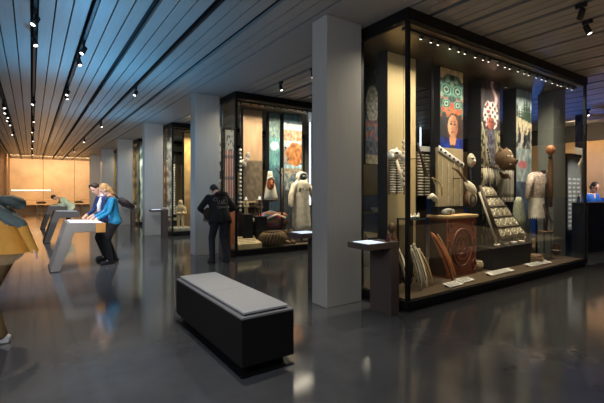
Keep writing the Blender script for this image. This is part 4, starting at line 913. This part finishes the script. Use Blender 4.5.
# ------------------------------------------------------------------ people
def ik(a, b, l1, l2, hint):
    a = Vector(a); b = Vector(b); d = b-a; L = min(d.length, (l1+l2)*.999); u = d.normalized(); b = a+u*L
    x = (l1*l1-l2*l2+L*L)/(2*L); h = math.sqrt(max(0, l1*l1-x*x)); hv = Vector(hint); hv = (hv-u*hv.dot(u)).normalized()
    return a+u*x+hv*h, b
def cut_hem(o, co, no):
    off = chain_loc(o); bm = bmesh.new(); bm.from_mesh(o.data)
    r = bmesh.ops.bisect_plane(bm, geom=list(bm.verts)+list(bm.edges)+list(bm.faces), plane_co=Vector(co)-off, plane_no=no, clear_outer=True)
    bmesh.ops.holes_fill(bm, edges=[e for e in r['geom_cut'] if isinstance(e, bmesh.types.BMEdge)], sides=0)
    bm.to_mesh(o.data); bm.free()
def person(label, loc, yaw, lean, nod, hands, feet, S, top, trousers, shoe, hairm, hair, face_turn=0, top_len=.12, hem=None, extra=None, hipz=.92, woman=False, bulk=1.):
    """pose is given in the person's own frame: +X ahead, +Y to their own left-hand side, Z up"""
    R = Matrix.Rotation(math.radians(yaw), 3, 'Z'); O = Vector(loc)
    W = lambda p: O + R @ (Vector(p)*S)
    t = thing('person', label, 'person', loc); ln = math.radians(lean)
    sd = Vector((math.sin(ln), 0, math.cos(ln))); fw = Vector((math.cos(ln), 0, -math.sin(ln)))
    hip = Vector((0, 0, hipz)); sw = .165 if woman else .19
    waist = hip+sd*.16; chest = hip+sd*.36; neck0 = hip+sd*.5; nl = ln+math.radians(nod)*.5; hd = Vector((math.sin(nl), 0, math.cos(nl)))
    neck1 = neck0+hd*.1; hl = ln+math.radians(nod); hu = Vector((math.sin(hl), 0, math.cos(hl))); hf = Vector((math.cos(hl), 0, -math.sin(hl)))
    head = neck1+hu*.1+hf*.02
    HR = Matrix.Rotation(math.radians(face_turn), 3, hu); hf = HR @ hf; hs = hu.cross(hf)
    M3 = Matrix((hf, hs, hu)).transposed(); RM = R @ M3
    H = lambda x, y, z: W(head + M3 @ Vector((x, y, z)))
    sk = [('e', W(head+hu*.015), (.095*S, .076*S, .108*S), RM), ('e', H(.03, 0, -.065), (.06*S, .055*S, .055*S), RM), ('c', H(.088, 0, .012), H(.108, 0, -.022), .009*S, .014*S),
          ('e', H(0, .078, -.01), (.022*S, .01*S, .03*S), RM), ('e', H(0, -.078, -.01), (.022*S, .01*S, .03*S), RM), ('c', W(neck0-sd*.03), W(neck1+hd*.03), .056*S, .052*S),
          ('c', W(chest+sd*.04), W(chest-sd*.06), .125*S, .12*S), ('c', W(waist), W(hip), .115*S, .13*S), ('e', W(neck0-sd*.06), (.1*S, sw*S, .08*S), R @ Matrix((fw, Vector((0, 1, 0)), sd)).transposed())]
    coat = [('e', W(neck0-sd*.07), (.115*S, (sw+.025)*S, .085*S), R @ Matrix((fw, Vector((0, 1, 0)), sd)).transposed())]
    for dy in (-.06, .06):
        y_ = Vector((0, dy, 0)); coat += [('c', W(neck0-sd*.14+y_), W(waist+y_), .135*S, .125*S), ('c', W(waist+y_), W(hip-sd*.02+y_*1.2), .125*S, .14*S)]
        if top_len > .02: coat.append(('c', W(hip+y_), W(hip-Vector((0, 0, top_len))+y_*1.4), .14*S, .15*S))
    tr = [('e', W(hip+Vector((-.01, 0, -.02))), (.135*S, .165*S, .12*S), R)]; shoes = []
    for i, sy in enumerate((1, -1)):
        sh = neck0-sd*.06+Vector((0, sy*sw, 0)); el, wr = ik(sh, hands[i][0], .29, .25, hands[i][1]); fa = (wr-el).normalized()
        sk += [('c', W(sh), W(el), .05*S, .04*S), ('c', W(el), W(wr), .04*S, .028*S)]
        coat += [('c', W(sh), W(el), .066*S, .056*S), ('c', W(el), W(wr-fa*(.02 if not (extra or {}).get('coat') else -.05)), .055*S, .042*S)]
        side = Vector((0, -sy, 0)); side = (side-fa*side.dot(fa)).normalized(); dn = fa.cross(side)*(-sy)
        pc = wr+fa*.045
        sk.append(('e', W(pc), (.05*S, .04*S, .018*S), R @ Matrix((fa, side, fa.cross(side))).transposed()))
        sk.append(('c', W(wr), W(pc), .026*S, .022*S))
        dv = dn if dn.z < 0 else -dn
        for q, (o_, l_) in enumerate(((.03, .075), (.011, .085), (-.009, .08), (-.027, .06))):
            k0_ = wr+fa*.08+side*o_; k1 = k0_+fa*l_*.5+dv*.008; k2 = k1+fa*l_*.35+dv*l_*.35
            sk += [('c', W(k0_-fa*.03), W(k1), .0095*S, .009*S), ('c', W(k1), W(k2), .009*S, .0075*S)]
        t0 = wr+fa*.03+side*.025; t1 = t0+side*.025+fa*.025; t2 = t1+fa*.035+side*.006+dv*.01
        sk += [('c', W(t0), W(t1), .013*S, .0105*S), ('c', W(t1), W(t2), .0105*S, .0085*S)]
        hp = hip+Vector((0, sy*.095, -.03)); an = Vector(feet[i])+Vector((0, 0, .085)); kn, an = ik(hp, an, .43, .42, (1, 0, 0))
        sk += [('c', W(hp), W(kn), .085*S, .055*S), ('c', W(kn), W(an), .055*S, .038*S), ('c', W(an), W(an+Vector((.1, 0, -.05))), .035*S, .03*S)]
        tr += [('c', W(hp), W(kn), .1*S, .072*S), ('c', W(kn), W(an+Vector((0, 0, .0))), .07*S, .062*S)]
        f0 = Vector((an.x, an.y, an.z-.085)); shoes.append([('c', W(f0+Vector((-.05, 0, .045))), W(f0+Vector((.02, 0, .05))), .04*S, .045*S), ('c', W(f0+Vector((.02, 0, .045))), W(f0+Vector((.16, 0, .036))), .044*S, .034*S), ('b', W(f0+Vector((.06, 0, .012))), (.27*S, .085*S, .024*S), R)])
    if bulk != 1: coat = [(q_[0], q_[1], q_[2], q_[3]*bulk, q_[4]*bulk) if q_[0] == 'c' else q_ for q_ in coat]
    if bulk < 1: sk[6] = (*sk[6][:3], .125*S*bulk*.92, .12*S*bulk*.92); sk[7] = (*sk[7][:3], .115*S*bulk*.92, .13*S*bulk*.92)
    def facem(c):
        q = M3.transposed() @ ((R.transposed() @ (Vector(c)-O))/S - head)
        if q.x > .06 and abs(abs(q.y)-.033) < .016 and abs(q.z-.018) < .009: return 2
        if q.x > .06 and abs(q.y) < .026 and abs(q.z+.058) < .008: return 1
        return 0
    blob('body', sk, .0085, [skin, lip_m, eye_m], t, 3, facem)
    blob('trousers', tr, .016, trousers, t, 3)
    for sset in shoes: blob('shoe', sset, .009, shoe, t, 3)
    if extra and extra.get('coatfn'): tops, fn = extra['coatfn']; jk = blob('jacket', coat+[('c', W(a), W(b), r0*S, r1*S) for a, b, r0, r1 in extra.get('coat', [])], .015, tops, t, 4, lambda c: fn((R.transposed() @ (Vector(c)-O))/S))
    else: jk = blob('jacket', coat+[('c', W(a), W(b), r0*S, r1*S) for a, b, r0, r1 in (extra or {}).get('coat', [])], .015, top, t, 4)
    hc = Vector((0, 0, hem)) if hem else hip-sd*(top_len+.04); cut_hem(jk, W(hc), -(R @ (Vector((0, 0, 1)) if hem else sd)))
    hp_ = [('e', H(-.018, 0, .035), (.1*S, .086*S, .1*S), RM)]
    if hair in ('bob', 'long', 'tail'): hp_ += [('e', H(-.045, 0, -.03), (.07*S, .082*S, .09*S), RM)]
    if hair == 'long': hp_ += [('c', H(-.07, .03, -.04), H(-.07, .04, -.2), .055*S, .035*S), ('c', H(-.07, -.03, -.04), H(-.07, -.04, -.2), .055*S, .035*S), ('c', H(.0, -.078, -.0), H(.0, -.085, -.15), .03*S, .022*S)]
    if hair == 'tail': hp_ += [('c', H(-.1, 0, .01), H(-.14, 0, -.16), .04*S, .025*S)]
    blob('hair', hp_, .012, hairm, t, 3)
    return t, W, H, R
jk_black = mat('jacket_black', (24, 23, 26), .8, 0, .15, 20, .2); jean_dark = mat('trousers_dark', (38, 40, 48), .85, 0, .15, 30, .2); pants_black = mat('trousers_black', (20, 20, 23), .85, 0, .1, 30)
teal = mat('jacket_teal', (22, 128, 172), .7, 0, .15, 16, .2); navy = mat('top_navy', (26, 50, 100), .75, 0, .2, 16, .2); khaki = mat('trousers_khaki', (124, 98, 62), .85, 0, .12, 20, .2)
mustard = mat('coat_mustard', (196, 136, 44), .75, 0, .14, 7, .3); sage = mat('coat_sage', (78, 88, 84), .8, 0, .2, 9, .3); palegreen = mat('jacket_pale_green', (190, 206, 180), .8, 0, .2, 8, .2)
shoe_b = mat('shoe_black', (24, 22, 22), .5); shoe_w = mat('shoe_white', (206, 204, 200), .6); hair_b = mat('hair_brown', (62, 40, 28), .6, 0, .3, 40, .4); hair_d = mat('hair_dark', (22, 18, 18), .6, 0, .3, 40, .4)
hair_y = mat('hair_blond', (176, 136, 84), .55, 0, .25, 40, .4); blue_top = mat('top_blue', (24, 92, 186), .7, 0, .1, 16); scarf_m = mat('scarf_white', (224, 224, 232), .85, 0, .08, 20, .2); bagm = mat('bag_dark', (46, 32, 34), .7, 0, .1)
# woman in teal at the table end
t, W, H, R = person('woman in teal jacket with blond ponytail leaning over the touch table', (1.47, 9.22, 0), 180, 9, 30, [((.36, .18, .97), (-.3, .6, -1)), ((.38, -.16, .98), (-.3, -.6, -1))],
    [(.10, .10, 0), (-.02, -.12, 0)], 1.0, teal, pants_black, shoe_b, hair_y, 'long', woman=True, top_len=.04, bulk=.8)
MB().tube([W((-.07, .10, 1.36)), W((-.2, .10, 1.27)), W((-.36, .08, 1.17))], [(.05, .08), (.07, .1), (.045, .07)], 10).build('sling_bag', bagm, t)
MB().tube([W((-.06, .1, 1.38)), W((.04, .14, 1.48)), W((.16, .12, 1.4)), W((.2, .06, 1.28))], .014, 6).build('bag_strap', bagm, t)
MB().ball(W((-.39, .07, 1.19)), (.035, .03, .04)).build('bag_tag', white_paint, t)
# woman in navy behind her
t, W, H, R = person('woman in navy top with pale scarf and headband behind the woman in teal', (1.38, 9.80, 0), 200, 12, 30, [((.38, .22, 1.0), (-.3, .6, -1)), ((.36, -.12, .99), (-.3, -.6, -1))],
    [(.06, .10, 0), (-.04, -.11, 0)], 1.02, navy, pants_black, shoe_b, hair_b, 'bob', face_turn=15, woman=True, top_len=.04, bulk=.8)
MB().tube([W((.13, .09, 1.36)), W((.2, .10, 1.2)), W((.2, .12, 1.0))], [(.06, .03), (.065, .03), (.05, .025)], 8).build('scarf', scarf_m, t)
MB().tube([W((-.02, .13, 1.42)), W((.09, .12, 1.43)), W((.13, 0, 1.40)), W((.09, -.12, 1.43))], .04, 8).build('scarf_loop', scarf_m, t)
MB().tube([H(.03+.0*math.cos(a_), .088*math.cos(a_), .04+.09*math.sin(a_)) for a_ in [PI*i/10 for i in range(11)]], .014, 6).build('headband', hair_d, t)
# visitor in pale green at the far table
t, W, H, R = person('person in pale green jacket bent low over the farthest touch table', (1.36, 18.98, 0), 176, 52, 30, [((.50, .22, .98), (-.3, .6, -1)), ((.48, -.2, .98), (-.3, -.6, -1))],
    [(-.05, .10, 0), (.02, -.11, 0)], 1.0, palegreen, jean_dark, shoe_b, hair_b, 'short')
# man in black bending over the reading rail
t, W, H, R = person('man in black lettered jacket bending over a reading rail at the second column', (3.36, 8.0, 0), 88, 22, 42, [((.30, .22, 1.0), (-.5, .9, -.3)), ((.30, -.2, 1.0), (-.5, -.9, -.3))],
    [(.02, .16, 0), (-.02, -.13, 0)], 1.05, jk_black, jean_dark, shoe_b, hair_d, 'bob', top_len=.08, bulk=1.1)
ln = math.radians(22)
def backp(y, z):   # point on the back of the jacket
    b = Vector((0, 0, .92))+Vector((math.sin(ln), 0, math.cos(ln)))*z; return W(b+Vector((-.172+.9*abs(y)**2, y, 0)))
let = []
def stroke(pts): let.append([backp(y, z) for y, z in pts])
def arc(cy, cz, ry, rz, a0, a1, n=10): return [(cy-ry*math.cos(math.radians(a0+(a1-a0)*i/n)), cz+rz*math.sin(math.radians(a0+(a1-a0)*i/n))) for i in range(n+1)]
stroke(arc(.10, .40, .045, .03, 20, 270)); stroke([(.075, .40), (.07, .33), (.05, .29)]); stroke([(.03, .38), (.025, .31), (-.01, .30), (-.02, .38)]); stroke([(-.02, .38), (-.03, .30), (-.06, .31)]); stroke([(-.06, .41), (-.05, .30)]); stroke([(-.10, .40), (-.06, .35), (-.10, .30)])
stroke([(.10, .24), (.06, .26), (.08, .21), (.05, .21)]); stroke(arc(.025, .235, .02, .022, 0, 360)); stroke([(-.01, .22), (-.02, .255), (-.035, .22), (-.05, .255), (-.06, .22)]); stroke([(-.075, .24), (-.10, .245), (-.09, .22), (-.11, .22)])
lm = MB()
for s_ in let: lm.tube(s_, .0055, 5)
lm.build('jacket_lettering', mat('lettering_grey', (150, 142, 138), .7), t)
MB().tube([W((.02, .0, 1.43)), W((-.06, .1, 1.4)), W((-.09, 0, 1.39)), W((-.06, -.1, 1.4)), W((.02, .0, 1.43))], .05, 8).build('hood', jk_black, t)
MB().ball(W((.06, .24, 1.0)), (.1, .08, .14)).build('waist_bag', mat('bag_brown', (52, 40, 36), .8), t)
# walker in mustard coat at the photo edge
def coat_mix(p): return 1 if p.z > 1.27-.5*abs(p.y)+.03*math.sin(p.x*30) else 0
t, W, H, R = person('walker in mustard coat with grey-green hood and khaki trousers, cut by the photo edge', (-.20, 5.12, 0), 176, 14, 10, [((-.22, .25, .95), (-1, .25, .1)), ((.26, -.25, 1.05), (-.6, -.6, -.6))],
    [(.05, .10, 0), (.38, -.10, 0)], 1.03, mustard, khaki, shoe_w, hair_b, 'short', top_len=.06, hem=.885, bulk=.88,
    extra={'coatfn': ([mustard, sage], coat_mix), 'coat': [((.02, .06, 1.2), (-.06, .09, .86), .12, .145), ((.02, -.06, 1.2), (-.04, -.08, .86), .12, .145), ((.08, 0, 1.2), (.06, 0, .86), .12, .15)]})
MB().tube([W((.08, .09, 1.42)), W((-.02, .11, 1.41)), W((-.09, 0, 1.37)), W((-.02, -.11, 1.41)), W((.08, -.09, 1.42))], [.035, .05, .065, .05, .035], 10).build('hood', sage, t)
# person in blue behind the counter
q = at(588.5, 200, 4.62)
t, W, H, R = person('person with dark hair in bright blue behind the dark counter', (q.x, 4.62, 0), 250, 10, 15, [((.3, .2, 1.1), (-.3, .6, -1)), ((.3, -.2, 1.1), (-.3, -.6, -1))],
    [(0, .1, 0), (0, -.1, 0)], 1.04, blue_top, jean_dark, shoe_b, hair_d, 'bob')
# ------------------------------------------------------------------ light
w = bpy.data.worlds.new('world'); bpy.context.scene.world = w; w.use_nodes = True
w.node_tree.nodes['Background'].inputs[0].default_value = (.5, .55, .6, 1); w.node_tree.nodes['Background'].inputs[1].default_value = .02
BLUE = (78, 186, 255); WARM = (255, 212, 160)
spot((.9, 8.2, 1.9), (1.0, 8.0, 3.87), 250, BLUE, 136, 1, .1, 'blue_ceiling_fill')  # added blue spots without fixtures tint the ceiling, separate from the table screens
spot((.9, 5.2, 2.2), (.9, 5.4, 3.87), 60, BLUE, 130, 1, .1, 'blue_ceiling_fill')
spot((1.9, 13.0, 1.9), (1.9, 12.8, 3.87), 120, BLUE, 130, 1, .1, 'blue_ceiling_fill')
spot((12.5, 6.0, 1.2), (12.4, 4.6, 3.87), 300, (60, 130, 255), 120, .9, .1, 'blue_side_fill')  # added blue spot aimed up at the ceiling, without a fixture
area((1.5, 31.5, 3.7), (1.5, 35, 1.6), 300, 6, .3, WARM, 'far_wash')
area((1.2, 26, 3.6), (1.2, 27, 0), 160, 4, 4, WARM, 'far_pool')
spot((.9, 28.5, .3), (.6, 27, 3.87), 200, (255, 200, 140), 130, .9, .3, 'far_bounce')
area((14.6, 5.5, 3.6), (16.2, 6, 1.6), 95, .5, 4, (255, 220, 175), 'side_wash')
spot((12.6, 2.6, 3.6), (12.9, 4.9, 1.2), 520, (255, 246, 236), 40, .6, .05, 'panel_spot')
spot((1.66, 3.7, 3.75), (1.67, 3.82, 0), 150, (255, 246, 236), 62, .6, .04, 'bench_spot')
spot((.66, 7.55, 3.6), (1.1, 9.2, 1.0), 260, (255, 244, 230), 46, .7, .05, 'table_spot')
spot((.04, 6.85, 3.6), (-.3, 5.2, .8), 300, (255, 232, 200), 50, .7, .05, 'walker_spot')
spot((.04, 11.7, 3.6), (.8, 14.2, .8), 220, (255, 236, 210), 50, .8, .05, 'table_spot')
spot((.66, 16.0, 3.6), (.9, 18.9, .8), 240, (255, 236, 200), 50, .8, .05, 'table_spot')
area((-1.5, 1.5, 3.7), (1.6, 5, .4), 120, 3, 3, (235, 240, 255), 'hall_fill', 160)
area((1.0, 12, 3.75), (1.6, 14, 0), 150, 2.5, 12, (226, 234, 255), 'aisle_fill', 160)
area((-.9, 3.4, .9), (-.9, 3.6, 4), 44, 3, 6, (206, 218, 236), 'hall_bounce')  # unseen up-facing fill, added to stand in for bounced light
area((1.2, 16, .6), (1.2, 16, 4), 70, 2, 14, (220, 216, 220), 'aisle_bounce')  # added fill from below, in place of bounce along the aisle
area((7, 1, .5), (7, 1.2, 4), 20, 7, 3, (255, 214, 160), 'front_bounce')  # added warm fill from below, in place of bounce before the cases
for k in range(4): spot((1.3, 9.6+STEP*k, 3.6), (3.4, 14.2+STEP*k, 1.9), 200, (228, 236, 246), 60, .9, .1, 'column_fill')  # added spots without fixtures brighten the column fronts
spot((1.5, 5.4, 3.6), (3.4, 9.2, 2.4), 110, (228, 236, 246), 44, .9, .1, 'column_fill')
for k in range(3): spot((.6, 7.4+STEP*k, 3.5), (3.19, 9.35+STEP*k, 2.0), 130, BLUE, 44, .8, .05, 'column_blue')
area((6.5, -.5, 3.7), (7.5, 2.5, 0), 14, 5, 2, (255, 230, 200), 'front_fill', 140)
for x, y in ((5.0, 3.6), (6.3, 3.55), (7.5, 3.5), (8.5, 3.5)):
    spot((x, y, 3.6), (x+.1, y+.35, .9), 55, (255, 228, 190), 55, .6, .03, 'case_spot')
for x in (4.6, 5.4, 6.2, 7.2): spot((x, 8.6, 3.6), (x+.1, 8.95, 1.0), 62, (255, 232, 200), 55, .6, .03, 'case_spot')
spot((5.8, 3.40, 3.4), (5.8, 3.82, .6), 70, (255, 226, 190), 36, .6, .03, 'case_spot')
spot((8.7, 3.52, 3.6), (8.5, 3.88, 1.5), 60, (255, 240, 220), 34, .6, .03, 'case_spot')
spot((14.2, 4.4, 3.3), (16.2, 6.6, .7), 130, (50, 140, 255), 90, .8, .1, 'blue_wall_wash')
spot((4.3, 13.7, 3.6), (4.3, 13.9, .8), 70, (255, 226, 180), 50, .6, .03, 'case_spot')
# ------------------------------------------------------------------ camera
cam = bpy.data.cameras.new('camera'); co = bpy.data.objects.new('camera', cam); C.objects.link(co)
co.location = (0, 0, EYE); co.rotation_euler = (PI/2, 0, -PSI); cam.sensor_width = 36; cam.lens = F/604*36; cam.shift_y = -11/604; cam.clip_end = 200
sc = bpy.context.scene; sc.camera = co
sc.view_settings.view_transform = 'Standard'; sc.view_settings.look = 'None'; sc.view_settings.exposure = .28; sc.view_settings.gamma = 1
sc.view_settings.use_curve_mapping = False
cy = sc.cycles; cy.max_bounces = 10; cy.diffuse_bounces = 4; cy.glossy_bounces = 6; cy.transparent_max_bounces = 40; cy.use_denoising = True; cy.sample_clamp_indirect = 4; cy.caustics_reflective = False; cy.caustics_refractive = False
